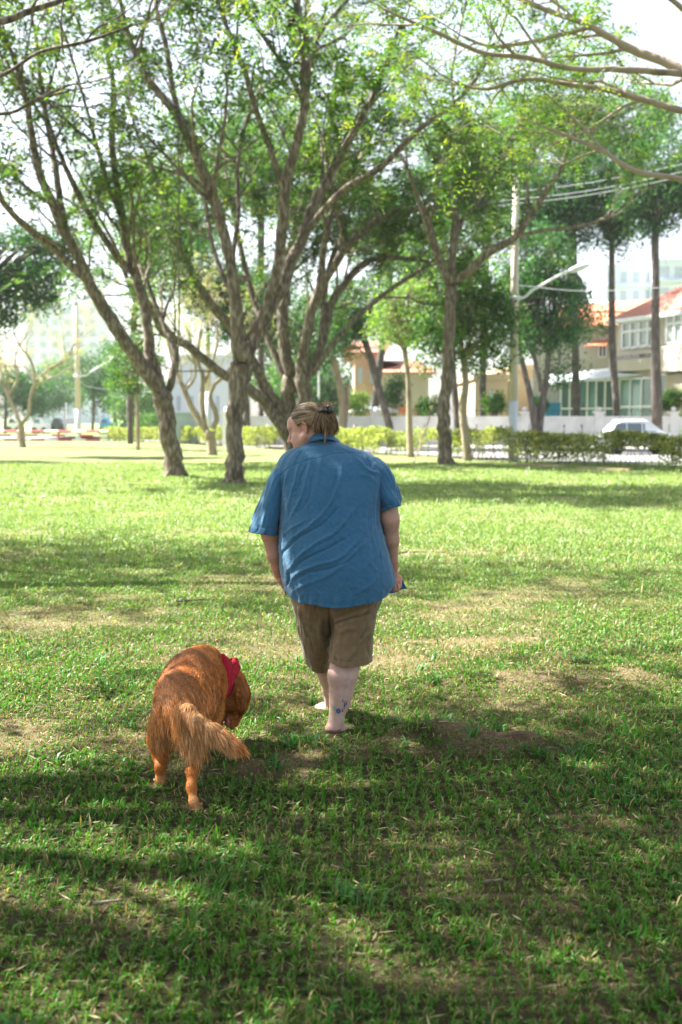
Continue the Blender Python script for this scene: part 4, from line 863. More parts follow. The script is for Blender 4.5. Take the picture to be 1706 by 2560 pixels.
# ------------------------------------------------------------------ organic surfaces: blended round cones on a grid, meshed by surface nets
class SDF:
    def __init__(s, lo, hi, h):
        s.lo = np.array(lo, float); s.h = h; s.n = np.ceil((np.array(hi) - s.lo) / h).astype(int) + 1
        s.D = np.full(s.n, 1.0, np.float32)
    def _box(s, lo, hi):
        a = np.maximum(0, np.floor((lo - s.lo) / s.h).astype(int)); b = np.minimum(s.n, np.ceil((hi - s.lo) / s.h).astype(int) + 1)
        if (b <= a).any(): return None
        ax = [(s.lo[i] + s.h * np.arange(a[i], b[i])).astype(np.float32) for i in range(3)]
        return tuple(slice(a[i], b[i]) for i in range(3)), ax[0][:, None, None], ax[1][None, :, None], ax[2][None, None, :]
    def _merge(s, sl, d, k, sub=False):
        D = s.D[sl]
        if sub:
            d = -d; h = np.clip(.5 - .5 * (D - d) / k, 0, 1); s.D[sl] = D * (1 - h) + d * h + k * h * (1 - h)
        else:
            h = np.clip(.5 + .5 * (D - d) / k, 0, 1); s.D[sl] = D * (1 - h) + d * h - k * h * (1 - h)
    def cone(s, a, ra, b, rb, k=.01, sub=False):
        a = np.array(a, float); b = np.array(b, float); m = max(ra, rb) + 2 * k + .012
        B = s._box(np.minimum(a, b) - m, np.maximum(a, b) + m)
        if B is None: return
        sl, x, y, z = B; ba = b - a; l2 = ba @ ba + 1e-12
        t = np.clip(((x - a[0]) * ba[0] + (y - a[1]) * ba[1] + (z - a[2]) * ba[2]) / l2, 0, 1)
        d = np.sqrt((x - a[0] - t * ba[0]) ** 2 + (y - a[1] - t * ba[1]) ** 2 + (z - a[2] - t * ba[2]) ** 2) - (ra + t * (rb - ra))
        s._merge(sl, d, k, sub)
    def chain(s, pts, k=.01):
        """pts: [(point, radius)]"""
        for (a, ra), (b, rb) in zip(pts[:-1], pts[1:]): s.cone(a, ra, b, rb, k)
    def ell(s, c, r, R=None, k=.01, sub=False):
        c = np.array(c, float); r = np.array(r, float); m = r.max() + 2 * k + .012
        B = s._box(c - m, c + m)
        if B is None: return
        sl, x, y, z = B; R = np.eye(3) if R is None else np.array(R)   # columns = local axes
        X = x - c[0]; Y = y - c[1]; Z = z - c[2]
        u = [X * R[0, i] + Y * R[1, i] + Z * R[2, i] for i in range(3)]
        k0 = np.sqrt(sum((u[i] / r[i]) ** 2 for i in range(3))); k1 = np.sqrt(sum((u[i] / r[i] ** 2) ** 2 for i in range(3))) + 1e-9
        s._merge(sl, k0 * (k0 - 1) / k1, k, sub)
    def mesh(s):
        D = s.D; S = D < 0; n = D.shape
        c = np.zeros(tuple(np.array(n) - 1), np.int8)
        for i in (0, 1):
            for j in (0, 1):
                for k in (0, 1): c += S[i:n[0]-1+i, j:n[1]-1+j, k:n[2]-1+k]
        act = (c > 0) & (c < 8); idx = np.argwhere(act); vid = np.full(act.shape, -1, np.int32); vid[act] = np.arange(len(idx))
        acc = np.zeros((len(idx), 3)); cnt = np.zeros(len(idx)); corners = [(i, j, k) for i in (0, 1) for j in (0, 1) for k in (0, 1)]
        val = {q: D[idx[:, 0] + q[0], idx[:, 1] + q[1], idx[:, 2] + q[2]] for q in corners}
        for a in corners:
            for ax in range(3):
                if a[ax]: continue
                b = tuple(a[m] + (m == ax) for m in range(3)); da, db = val[a], val[b]; mk = (da < 0) != (db < 0)
                t = np.where(mk, da / np.where(mk, da - db, 1), 0); p = np.array(a, float)[None] + np.zeros((len(idx), 3)); p[:, ax] += t
                acc += p * mk[:, None]; cnt += mk
        V = s.lo + s.h * (idx + acc / cnt[:, None]); Q = []
        for ax in range(3):
            o = [m for m in range(3) if m != ax]; sA = [slice(None)] * 3; sB = [slice(None)] * 3; sA[ax] = slice(0, -1); sB[ax] = slice(1, None)
            A = S[tuple(sA)]; B = S[tuple(sB)]
            for flip, mk in ((0, A & ~B), (1, ~A & B)):
                e = np.argwhere(mk); e = e[(e[:, o[0]] > 0) & (e[:, o[1]] > 0) & (e[:, o[0]] < n[o[0]] - 1) & (e[:, o[1]] < n[o[1]] - 1)]
                if not len(e): continue
                def v(d0, d1):
                    q = e.copy(); q[:, o[0]] += d0; q[:, o[1]] += d1; return vid[q[:, 0], q[:, 1], q[:, 2]]
                q = np.stack([v(-1, -1), v(0, -1), v(0, 0), v(-1, 0)], -1)
                if (ax == 1) != bool(flip): q = q[:, ::-1]
                Q.append(q)
        return V, np.vstack(Q)
def vnormals(V, Q):
    e1 = V[Q[:, 2]] - V[Q[:, 0]]; e2 = V[Q[:, 3]] - V[Q[:, 1]]; fn = np.cross(e1, e2); N = np.zeros_like(V)
    for i in range(4): np.add.at(N, Q[:, i], fn)
    return unit(N)
def smooth_mesh(V, Q, it=2, lam=.5):
    e = np.vstack([Q[:, [i, (i + 1) % 4]] for i in range(4)]); e = np.vstack([e, e[:, ::-1]]); c = np.bincount(e[:, 0], minlength=len(V))[:, None] + 1e-9
    for _ in range(it):
        for l in (lam, -lam * 1.02):
            A = np.stack([np.bincount(e[:, 0], V[e[:, 1], k], len(V)) for k in range(3)], -1) / c; V = V + l * (A - V)
    return V
def proj(V):
    """photo pixel of world points"""
    y = V[..., 1]; z = V[..., 2] - EYE; fwd = y * cp - z * sp; up = y * sp + z * cp
    return 853 + F * V[..., 0] / fwd, 1280 - F * up / fwd
def poly_d(px, py, line):
    """distance to a polyline and position 0..1 along it"""
    L = np.array(line, float); seg = np.hypot(*np.diff(L, axis=0).T); cum = np.concatenate([[0], np.cumsum(seg)]) / seg.sum()
    bd = np.full(px.shape, 1e9); bt = np.zeros(px.shape); bs = np.zeros(px.shape)
    for i in range(len(L) - 1):
        dx, dy = L[i + 1] - L[i]; l2 = dx * dx + dy * dy; t = np.clip(((px - L[i, 0]) * dx + (py - L[i, 1]) * dy) / l2, 0, 1)
        qx = px - L[i, 0] - t * dx; qy = py - L[i, 1] - t * dy; d = np.hypot(qx, qy); m = d < bd
        bd = np.where(m, d, bd); bt = np.where(m, cum[i] + t * (cum[i + 1] - cum[i]), bt)
    return bd, bt
def creases(px, py, lines):
    """lines: (points, width px, height m); smooth ends"""
    out = np.zeros(px.shape)
    for pts, wd, h in lines:
        q = catmull(np.array(pts, float), 3); d, t = poly_d(px, py, q); env = np.clip(np.sin(np.pi * np.clip(t * .9 + .05, 0, 1)) * 1.5, 0, 1)
        out += h * env * np.exp(-(d / wd) ** 2)
    return out
def strands(paths, wd, cols, side_from=None, taper=True):
    """paths (n, m, 3) -> ribbon mesh; side_from (n, m, 3) gives the surface normal to lie against"""
    n, m, _ = paths.shape; T = np.gradient(paths, axis=1); T = unit(T); S = unit(np.cross(T, side_from))
    prof = np.ones(m) if not taper else np.concatenate([np.linspace(.8, 1, m // 2), np.linspace(1, .12, m - m // 2)])
    w_ = (wd[:, None] * prof[None])[..., None] * .5
    A = paths - S * w_; B = paths + S * w_; V = np.stack([A, B], 2).reshape(-1, 3)
    b = (np.arange(n) * m * 2)[:, None] + (np.arange(m - 1) * 2)[None]; b = b.reshape(-1)
    Q = np.stack([b, b + 1, b + 3, b + 2], -1); return V, Q, np.repeat(cols, 2 * m, 0)
# ------------------------------------------------------------------ the walker
def build_person():
    px2m = lambda r, Y: r * Y / F
    h = .0045
    sd = SDF((-.48, 5.38, -.02), (.42, 6.28, 1.75), h)
    def ch(pts, k=.02): sd.chain([(P(x, y, Y), px2m(r, Y)) for x, y, Y, r in pts], k)
    # trunk (under the clothes)
    ch([(838,1470,5.77,78),(832,1390,5.75,95),(826,1260,5.78,92),(823,1190,5.82,68),(815,1150,5.83,45)], .06)
    ch([(728,1192,5.82,30),(925,1182,5.82,30)], .05)
    # arms
    ch([(714,1190,5.81,30),(686,1265,5.77,27),(676,1335,5.755,21.5),(685,1385,5.78,18.5),(693,1420,5.81,12.5),(696,1433,5.82,11.5)], .02)
    ch([(944,1178,5.81,29),(968,1240,5.78,25),(976,1300,5.76,22),(979,1350,5.79,18.5),(982,1410,5.83,13),(983,1430,5.84,11.5)], .02)
    # legs
    ch([(800,1500,5.81,40),(795,1580,5.90,30),(812,1650,5.98,33),(823,1690,6.02,25),(827,1722,6.05,19.5),(829,1750,6.07,14.5),(829,1768,6.08,13.5)], .03)
    ch([(885,1500,5.79,40),(882,1580,5.78,40),(866,1650,5.75,36),(857,1690,5.70,35.5),(853,1733,5.69,28),(848,1762,5.68,22),(843,1785,5.67,16.5),(841,1802,5.665,16)], .03)
    # right foot (heel towards us, turned out) and left foot (ahead, turned out to the left)
    ch([(841,1802,5.665,16),(832,1823,5.645,18.5)], .02); ch([(841,1800,5.665,15),(853,1822,5.70,13),(866,1832,5.73,11)], .02); ch([(832,1824,5.65,17),(850,1832,5.68,12.5),(866,1836,5.72,9)], .02)
    for i, (x, y, Y, r) in enumerate([(884,1843,5.70,4.2),(883,1838,5.73,4.4),(881,1834,5.76,4.6),(877,1829,5.79,5.0),(869,1823,5.83,6.0)]): ch([(866 - i * 1.5, 1836 - i * 2.2, 5.71 + .02 * i, 7), (x, y, Y, r)], .008)
    ch([(829,1768,6.08,13),(829,1783,6.075,13)], .02); ch([(829,1782,6.08,12),(810,1778,6.11,12.5),(797,1775,6.13,11.5)], .02); ch([(827,1768,6.09,12),(808,1768,6.13,11),(796,1769,6.15,9)], .02)
    for i, (x, y, Y, r) in enumerate([(786,1781,6.09,4.0),(782,1778,6.115,4.2),(780,1774,6.14,4.4),(780,1769,6.165,4.8),(785,1762,6.20,6.2)]): ch([(797, 1777 - 2.4 * i, 6.10 + .022 * i, 6.5), (x, y, Y, r)], .007)
    # hands: palm, four bent fingers, thumb
    def hand(wr, kn, tips, thumb, rp=.012):
        for k_ in kn: sd.cone(wr, .021, k_, rp, .012)
        sd.cone(kn[0], rp, kn[-1], rp, .01)
        for k_, (j1, j2, tp) in zip(kn, tips):
            sd.cone(k_, .0098, j1, .0088, .005); sd.cone(j1, .0088, j2, .0080, .004); sd.cone(j2, .0080, tp, .0068, .003)
        a, b, c = thumb; sd.cone(a, .014, b, .0105, .01); sd.cone(b, .0105, c, .0085, .004)
    V3 = lambda x, y, Y: P(x, y, Y)
    kn = [V3(704,1452,5.885), V3(703,1454,5.862), V3(702,1455,5.838), V3(701,1453,5.815)]
    tp = [(V3(712,1467,5.890), V3(716,1476,5.885), V3(716,1482,5.875)), (V3(711,1470,5.864), V3(715,1480,5.86), V3(714,1486,5.85)), (V3(709,1470,5.838), V3(714,1479,5.833), V3(714,1485,5.825)), (V3(707,1466,5.812), V3(711,1473,5.808), V3(713,1479,5.80))]
    hand(V3(696,1434,5.83), kn, tp, (V3(700,1440,5.87), V3(708,1452,5.91), V3(714,1462,5.915)))
    kn = [V3(993,1447,5.90), V3(990,1449,5.875), V3(986,1451,5.85), V3(981,1450,5.83)]
    tp = [(V3(1001,1449,5.88), V3(1001,1457,5.865), V3(995,1460,5.86)), (V3(1000,1457,5.862), V3(1001,1467,5.85), V3(995,1470,5.845)), (V3(995,1464,5.84), V3(997,1473,5.83), V3(991,1477,5.826)), (V3(987,1465,5.815), V3(989,1473,5.807), V3(983,1477,5.803))]
    hand(V3(983,1430,5.845), kn, tp, (V3(990,1436,5.885), V3(999,1443,5.90), V3(1003,1450,5.885)))
    # head
    Hc = P(772, 1075, 5.84)
    Fw = unit(np.array((-.86, .42, -.33))); Up = unit(np.array((0, 0, 1.)) - Fw * Fw[2] + np.array((0, .04, 0))); Up = unit(Up - Fw * (Up @ Fw)); Rt = np.cross(Fw, Up)
    H = lambda x, y, z: Hc + Rt * x + Fw * y + Up * z
    RM = np.stack([Rt, Fw, Up], -1)
    sd.chain([(P(820,1165,5.85), .075), (P(806,1120,5.85), .070), (H(0,-.03,-.03), .066)], .03)
    sd.ell(H(0,-.012,.045), (.079,.098,.084), RM, .02)
    sd.ell(H(0,.040,-.030), (.066,.062,.078), RM, .025)
    for sx in (-1, 1):
        sd.ell(H(sx*.040,.045,-.045), (.034,.040,.040), RM, .02)              # cheeks
        sd.cone(H(sx*.066,-.005,-.035), .018, H(sx*.035,.070,-.088), .020, .02) # jaw line
        sd.cone(H(sx*.014,.088,.035), .012, H(sx*.045,.076,.034), .012, .012)  # brow
        sd.ell(H(sx*.032,.098,.012), (.016,.012,.012), RM, .008, sub=True)     # eye hollow
        sd.ell(H(sx*.032,.083,.011), (.013,.012,.011), RM, .003)               # closed-down eye
        sd.ell(H(sx*.012,.103,-.026), (.009,.011,.008), RM, .005)              # nostril wing
        # ear: rim, lobe, hollow
        e = [(.079,-.012,.022),(.086,-.024,.028),(.089,-.036,.020),(.087,-.038,.002),(.081,-.030,-.016),(.075,-.018,-.028)]
        sd.ell(H(sx*.076,-.022,.0), (.009,.017,.026), RM, .006)
        sd.chain([(H(sx*a, b, c), .0052) for a, b, c in e], .003)
        sd.ell(H(sx*.073,-.014,-.028), (.007,.008,.010), RM, .004)
        sd.ell(H(sx*.087,-.018,-.001), (.006,.009,.012), RM, .003, sub=True)
    sd.ell(H(0,.075,.050), (.050,.026,.045), RM, .02)                           # forehead
    sd.cone(H(0,.100,.020), .009, H(0,.122,-.020), .0135, .010); sd.ell(H(0,.120,-.022), (.012,.012,.010), RM, .005)
    sd.cone(H(-.017,.098,-.052), .0065, H(.017,.098,-.052), .0065, .006); sd.cone(H(-.015,.096,-.064), .0075, H(.015,.096,-.064), .0075, .006)
    sd.ell(H(0,.078,-.092), (.026,.024,.022), RM, .015); sd.ell(H(0,.045,-.100), (.045,.045,.028), RM, .025)  # chin, double chin
    V, Q = sd.mesh(); V = smooth_mesh(V, Q, 2)
    V[:, 2] = np.maximum(V[:, 2], .002)
    # skin tone: paler legs, flushed ears, cheeks, elbows and heels
    base = np.array((.48, .275, .19)); leg = np.array((.50, .335, .265)); t = sstep(.75, .55, V[:, 2])[:, None]; c = base * (1 - t) + leg * t
    L = (V - Hc) @ RM
    fl = np.exp(-(((L - np.array((-.080, -.026, 0))) / .03) ** 2).sum(1))[:, None] * .9 + np.exp(-(((L - np.array((-.045, .07, -.03))) / .035) ** 2).sum(1))[:, None] * .5
    c = c * (1 - fl * np.array((.0, .25, .28)))
    hl = np.exp(-((V - P(832,1826,5.63)) ** 2).sum(1) / .03 ** 2)[:, None] * .6; c = c * (1 - hl * np.array((.05, .3, .35)))
    el = np.exp(-((V - P(676,1345,5.70)) ** 2).sum(1) / .04 ** 2)[:, None] * .4; c = c * (1 - el * np.array((.0, .2, .22)))
    hand_ = (V[:, 2] < .86) & (V[:, 2] > .68); c[hand_] *= np.array((1, .86, .82))
    mottle = fbm(V[:, 0] * 40 + V[:, 1] * 31, V[:, 2] * 40, 6)[:, None]; c = c * (.84 + .30 * mottle); bl = fbm(V[:, 0] * 90 + V[:, 1] * 70, V[:, 2] * 90, 16)[:, None]; c = c * (1 - sstep(.5, .7, bl) * np.array((.03, .12, .12)))
    sole = ((V[:, 2] < .035) & (V[:, 1] < 5.64))[:, None]; c = np.where(sole, c * np.array((.45, .38, .34)), c)
    m = mat('skin', attr=True, rough=.55, spec=.35, bump=(160, .12, .004))
    m.node_tree.nodes['Principled BSDF'].inputs['Subsurface Weight'].default_value = .12; m.node_tree.nodes['Principled BSDF'].inputs['Subsurface Radius'].default_value = (.02, .006, .003)
    body = obj('person', raw_mesh('person', V, [Q], m, True, c))
    tag(body, 'barefoot person in blue shirt and brown shorts walking away with head bowed', 'person')

    # ---- garment surfaces
    def loft(tab, hem, nth, nv, expo=2.3, top=None):
        T = np.array(tab, float); z = np.array([P(800, y, Y)[2] for y, _, _, Y, _ in tab]); xl = np.array([P(a, y, Y)[0] for y, a, b, Y, _ in tab]); xr = np.array([P(b, y, Y)[0] for y, a, b, Y, _ in tab])
        # smooth interpolation of the table along z
        tt = np.linspace(0, 1, len(tab)); fine = catmull(np.column_stack([z, xl, xr, T[:, 3], T[:, 4]]), 8); o = np.argsort(fine[:, 0]); fine = fine[o]
        th = np.arange(nth) * 2 * np.pi / nth; v = np.linspace(0, 1, nv)[:, None]
        zt = z[0]; zh = hem(th)[None]; Z = zt + (zh - zt) * v
        I = lambda k: np.interp(Z, fine[:, 0], fine[:, k])
        cx = (I(1) + I(2)) / 2; a = (I(2) - I(1)) / 2; ct, st = np.cos(th)[None], np.sin(th)[None]
        X = cx + a * np.sign(ct) * np.abs(ct) ** (2 / expo); Y = I(3) - I(4) * np.sign(st) * np.abs(st) ** (2 / expo)
        return np.stack([X, Y, Z], -1), th, v
    def gnorm(Gd, closed=True):
        du = (np.roll(Gd, -1, 1) - np.roll(Gd, 1, 1)) if closed else np.gradient(Gd, axis=1); dv = np.gradient(Gd, axis=0); n = np.cross(dv, du); return unit(n)
    C5 = lambda pts: [(600 + X / 3.409, 980 + Y / 3.409) for X, Y in pts]
    C6 = lambda pts: [(650 + X / 3.92, 1440 + Y / 3.92) for X, Y in pts]
    rg = np.random.default_rng(4)
    shirt_folds = [
      (C5([(880,600),(855,750),(765,960),(640,1100),(500,1205),(395,1300)]), 6.0, .011),
      (C5([(762,640),(740,800),(750,900),(700,980)]), 4.0, .006),
      (C5([(1010,940),(830,1180),(640,1295),(500,1400),(430,1500)]), 6.0, .011),
      (C5([(1065,1160),(985,1300),(830,1425),(640,1480),(480,1560),(420,1640)]), 6.0, .010),
      (C5([(1150,1080),(1090,1250),(960,1385),(860,1480)]), 6, .008),
      (C5([(430,640),(402,720),(380,800)]), 4, .006), (C5([(505,600),(470,760),(430,900),(400,1020)]), 4.5, .008),
      (C5([(605,560),(575,700),(540,860),(470,1000),(400,1110)]), 5, .009), (C5([(690,560),(672,700),(655,820)]), 3.5, .005), (C5([(350,1240),(420,1180),(560,1090)]), 5, .008),
      (C5([(930,1420),(760,1560),(560,1640),(470,1690)]), 7, .007), (C5([(1190,1250),(1150,1400),(1020,1540)]), 7, .006), (C5([(1250,1480),(1120,1640),(960,1730)]), 7, .005),
      (C5([(990,560),(1040,620),(1100,680),(1190,690)]), 6, .012), (C5([(1050,545),(1080,600),(1100,640)]), 3.5, .008), (C5([(1000,700),(1100,720),(1180,800)]), 6, .006),
      (C5([(640,1690),(700,1740),(720,1810)]), 4, .004), (C5([(530,1660),(560,1740),(560,1800)]), 4, .004),
      # hollows
      (C5([(870,960),(700,1130),(520,1225),(390,1345),(345,1400)]), 5, -.010), (C5([(950,1220),(700,1360),(545,1430),(435,1540)]), 5, -.010), (C5([(1010,1390),(800,1500),(600,1540),(450,1610)]), 5, -.008),
      (C5([(560,620),(525,720),(490,860)]), 4, -.006), (C5([(405,1530),(415,1600),(400,1650)]), 3.5, -.014), (C5([(650,600),(620,740),(590,900),(520,1010)]), 4, -.006),
      (C5([(1075,560),(1120,620),(1100,640)]), 4, -.012), (C5([(830,640),(810,760),(770,880)]), 4, -.005), (C5([(380,700),(350,820),(345,950)]), 5, -.008),
      (C5([(300,745),(400,660),(520,598),(640,562),(800,530),(960,520),(1080,530),(1140,550)]), 1.3, -.0055)]
    tab = [(1096,776,838,5.835,.062),(1108,758,852,5.835,.085),(1118,738,880,5.83,.105),(1130,718,915,5.83,.125),(1143,704,938,5.82,.145),(1160,694,955,5.81,.165),(1185,690,961,5.80,.185),(1230,695,956,5.78,.20),(1270,700,951,5.77,.213),(1303,699,951,5.76,.222),
           (1361,697,967,5.745,.238),(1400,699,977,5.74,.243),(1440,704,986,5.74,.243),(1464,710,986,5.74,.24),(1500,720,974,5.74,.235),(1530,730,962,5.74,.23)]
    def hem(th):
        s = np.sin(th); left = (np.cos(th) < 0)
        side = np.where(left, .745, .800); back = .676; return side + (back - side) * np.abs(s) ** np.where(left, .8, .62) + .004 * np.sin(th * 7)
    Gd, th, v = loft(tab, hem, 640, 300)
    N = gnorm(Gd); 
    if (N[150, 160] @ np.array((0, -1, 0))) < 0: N = -N
    sx, sy = proj(Gd); facing = sstep(.0, .35, -N[..., 1])
    wx = sx + (fbm(sx * .03, sy * .03, 2) - .5) * 5; wy = sy + (fbm(sx * .03 + 9, sy * .03, 3) - .5) * 5
    d = creases(wx, wy, [(a_, b_ * .8, c_ * .9) for a_, b_, c_ in shirt_folds]) * facing
    S2 = th[None] * 6 + 0 * Gd[..., 0]
    d += (fbm(S2 * 1.0 + Gd[..., 2] * 2, Gd[..., 2] * 5, 14) - .5) * .012 * sstep(0, .1, v) + (fbm(sx * .09, sy * .09, 24) - .5) * .005 + (.5 - np.abs(fbm((sx * .8 + sy * .6) * .022, (sy * .8 - sx * .6) * .055, 27, 3) - .5) * 4) * .0022 * sstep(1150, 1230, sy)
    d += .004 * sstep(1470, 1515, sy) * np.sin(sx * .21 + 2 * fbm(sx * .02, sy * .02, 5)) * facing   # hem ripple
    d -= .0016 * np.exp(-((v - .982) / .0022) ** 2)                                                   # hem stitch line
    sub_y = sstep(1140, 1100, sy)
    Gd = Gd + N * (d * (1 - sub_y))[..., None]
    inner = Gd[-1] - N[-1] * .004; inner2 = Gd[-12] - N[-12] * .006
    mb = MB(); mb.sheet(np.concatenate([Gd, inner[None], inner2[None]]), closed=True)
    def sleeve(cs, rs, deps, rim, seed, tiltv):
        n, m = 120, 90; c = catmull(np.array([P(*q) for q in cs]), 12); s_ = np.linspace(0, 1, len(c)); sN = np.linspace(0, 1, m)
        c = np.stack([np.interp(sN, s_, c[:, i]) for i in range(3)], -1); ra = np.interp(sN, np.linspace(0, 1, len(rs)), rs) * 5.78 / F; rb = np.interp(sN, np.linspace(0, 1, len(deps)), deps)
        T = unit(np.gradient(c, axis=0)); A = unit(np.cross(np.array((0, 1., 0)), T)); B = np.cross(T, A); ph = np.arange(n) * 2 * np.pi / n
        tilt = (sN ** 3)[:, None] * (np.cos(ph) * tiltv)[None]
        g = c[:, None] + A[:, None] * (ra[:, None] * np.cos(ph))[..., None] + B[:, None] * (rb[:, None] * np.sin(ph))[..., None] + T[:, None] * tilt[..., None]
        nn = unit(g - c[:, None]); u = sN[:, None] * 3; q = ph[None] * 3
        fold = (fbm(u * 1.2 + seed, q * .9 + 0 * u, seed) - .5) * .022 + .007 * np.sin(q * .9 + u * 2.4 + seed) * sstep(.15, .5, sN)[:, None]
        fold = fold - .0022 * np.exp(-((sN - .90) / .012) ** 2)[:, None]
        g = g + nn * fold[..., None]
        g = np.concatenate([g, (g[-1] - nn[-1] * .005)[None], (g[-14] - nn[-14] * .009)[None]]); mb.sheet(g, closed=True)
    sleeve([(722,1172,5.82),(706,1196,5.805),(690,1240,5.78),(673,1290,5.765),(661,1334,5.76)], [24,31,33,35.5,37.5], [.085,.10,.098,.095,.092], 0, 3, .012)
    sleeve([(930,1160,5.82),(950,1185,5.80),(964,1222,5.785),(974,1250,5.775),(979,1272,5.77)], [22,27,28.5,29.5,30], [.085,.098,.095,.09,.088], 0, 8, .006)
    # lifted front tail at the right hip
    a = [P(958,1405,5.62), P(975,1430,5.66), P(990,1440,5.74)]; u_, v_ = np.meshgrid(np.linspace(0, 1, 24), np.linspace(0, 1, 30))
    c00, c10, c01, c11 = P(960,1440,5.93), P(996,1430,5.95), P(952,1486,5.93), P(1018,1474,5.97)
    g = (c00 * ((1 - u_) * (1 - v_))[..., None] + c10 * (u_ * (1 - v_))[..., None] + c01 * ((1 - u_) * v_)[..., None] + c11 * (u_ * v_)[..., None])
    g[..., 1] += .012 * np.sin(u_ * 7 + v_ * 2); g[..., 2] += .004 * np.sin(u_ * 9)
    g2 = g + np.array((0, .004, 0)); mb.sheet(g); mb.sheet(g2[:, ::-1])
    rimv = np.concatenate([g[0], g[1:, -1], g[-1, ::-1][1:], g[::-1, 0][1:]]); mb.sheet(np.stack([rimv, rimv + np.array((0, .004, 0))]))
    ms = mat('chambray', (.030, .118, .205), .85, spec=.15, noise=[(26, (.065, .17, .275), .45, .75, (2.0, 2.0, 14)), (60, (.018, .075, .145), .5, .8, (16, 16, 1.5)), (9, (.042, .13, .22), .4, .7)], bump=[(300, .25, .002), (34, .35, .004, (1, 1, 5))], sheen=.25)
    shirt = mb.build('shirt', ms, body, smooth=True)
    # collar
    top = [(738,1131,5.95),(741,1122,5.915),(751,1101,5.86),(768,1089,5.80),(781,1083.5,5.77),(797,1080.5,5.755),(811,1080,5.75),(827,1083,5.77),(836,1091,5.82),(845,1102,5.88),(848,1112,5.95)]
    low = [(742,1136,5.94),(744,1127,5.90),(757,1116,5.83),(771,1108.5,5.775),(783,1103,5.745),(797,1099.5,5.73),(811,1098.5,5.722),(828,1099.5,5.735),(842,1104,5.79),(852,1110,5.87),(855,1118,5.95)]
    tp_ = catmull(np.array([P(*q) for q in top]), 8); lw_ = catmull(np.array([P(*q) for q in low]), 8); cc = P(800, 1100, 5.86)
    inn = lambda q, k_: q + unit((cc - q) * np.array((1, 1, 0))) * k_
    rows = [inn(tp_, .010) + (0, 0, -.045), inn(tp_, .008), tp_ + (0, 0, .001)] + [tp_ * (1 - t) + lw_ * t - unit((cc - (tp_ + lw_) / 2) * np.array((1, 1, 0))) * .006 * math.sin(math.pi * t) for t in np.linspace(.1, 1, 10)] + [inn(lw_, .005), inn(lw_, .008) + (0, 0, .02)]
    mb = MB(); mb.sheet(np.array(rows)); mb.build('collar', ms, shirt, smooth=True)

    # ---- shorts
    sh_folds = [(C6([(712,380),(700,450),(700,520),(690,640),(680,800)]), 5, -.020), (C6([(1150,380),(1060,530),(965,640)]), 4.5, -.016), (C6([(1130,440),(1060,560),(1000,640)]), 5, .010),
      (C6([(715,485),(850,435),(1000,400),(1090,360)]), 4, -.008), (C6([(740,420),(900,360),(1110,290)]), 4, -.008), (C6([(730,450),(880,395),(1090,325)]), 4, .008), (C6([(760,560),(850,520),(960,520)]), 6, .006),
      (C6([(395,425),(470,590),(545,750)]), 4, -.007), (C6([(375,300),(430,520),(520,700)]), 4, .008), (C6([(640,420),(622,540),(680,620)]), 5, -.012), (C6([(600,400),(580,540),(640,700)]), 6, .008),
      (C6([(720,640),(760,740),(790,830)]), 5, .007), (C6([(960,700),(900,780),(850,830)]), 5, .006), (C6([(1060,560),(1050,700),(1080,800)]), 3, -.007), (C6([(560,800),(620,850),(660,900)]), 4, -.004),
      (C6([(460,780),(520,820),(660,850)]), 5, .004), (C6([(1000,660),(940,760),(930,820)]), 5, -.006)]
    mb = MB()
    for tab, hm_, st in (
      ([(1440,720,880,5.78,.19),(1500,728,875,5.80,.19),(1542,738,856,5.83,.165),(1573,745,837,5.87,.148),(1603,752,829,5.90,.132),(1640,762,827,5.95,.12),(1657,768,826,5.97,.112),(1680,778,824,6.0,.10),(1700,782,823,6.0,.10)], lambda th: P(800,1678,5.95)[2] + .022 * np.clip(-np.cos(th), 0, 1) - .0 * np.sin(th), 'l'),
      ([(1440,795,964,5.76,.20),(1500,800,954,5.76,.195),(1529,812,944,5.76,.175),(1573,827,937,5.75,.152),(1603,827,933,5.74,.138),(1640,824,932,5.73,.13),(1666,822,931,5.72,.128),(1690,820,932,5.72,.128)], lambda th: P(850,1666,5.60)[2] + .004 * np.sin(th * 3) + 0 * th, 'r')):
        Gd, th, v = loft(tab, hm_, 300, 190, 2.2); N = gnorm(Gd)
        if (N[80, 75] @ np.array((0, -1, 0))) < 0: N = -N
        sx, sy = proj(Gd); facing = sstep(-.1, .3, -N[..., 1]); d = creases(sx, sy, sh_folds) * facing + (fbm(th[None] * 5 + Gd[..., 2] * 4, Gd[..., 2] * 10, 30) - .5) * .012 + (fbm(sx * .08, sy * .08, 31) - .5) * .004
        d -= .0025 * np.exp(-((v - .935) / .004) ** 2)
        Gd = Gd + N * d[..., None]; mb.sheet(np.concatenate([Gd, (Gd[-1] - N[-1] * .004)[None], (Gd[-16] - N[-16] * .007)[None]]), closed=True)
    mc = mat('brown_cotton', (.17, .112, .054), .8, spec=.2, noise=(30, (.22, .155, .085), .45, .75), bump=[(260, .25, .002), (40, .25, .004)], sheen=.15)
    mb.build('shorts', mc, body, smooth=True)

    # ---- hair: cap, bun lobes, strands
    r = np.random.default_rng(9); cH = np.array((0, -.012, .045)); rad = np.array((.079, .098, .084))
    def inhair(p):                                             # local coords on the skull
        x, y, z = p[..., 0], p[..., 1], p[..., 2]
        front = np.where(z > .012, .012 + .50 * (z - .012), -.035 + (z - .012) * .25); return (y < front) & (z > -.055 - .2 * y * 0)
    th = np.linspace(0, 2 * np.pi, 97)[:-1]; ph = np.linspace(-.5 * np.pi, .5 * np.pi, 60)
    A, B = np.meshgrid(th, ph); U = np.stack([np.cos(B) * np.cos(A), np.cos(B) * np.sin(A), np.sin(B)], -1); loc = cH + U * rad * 1.055
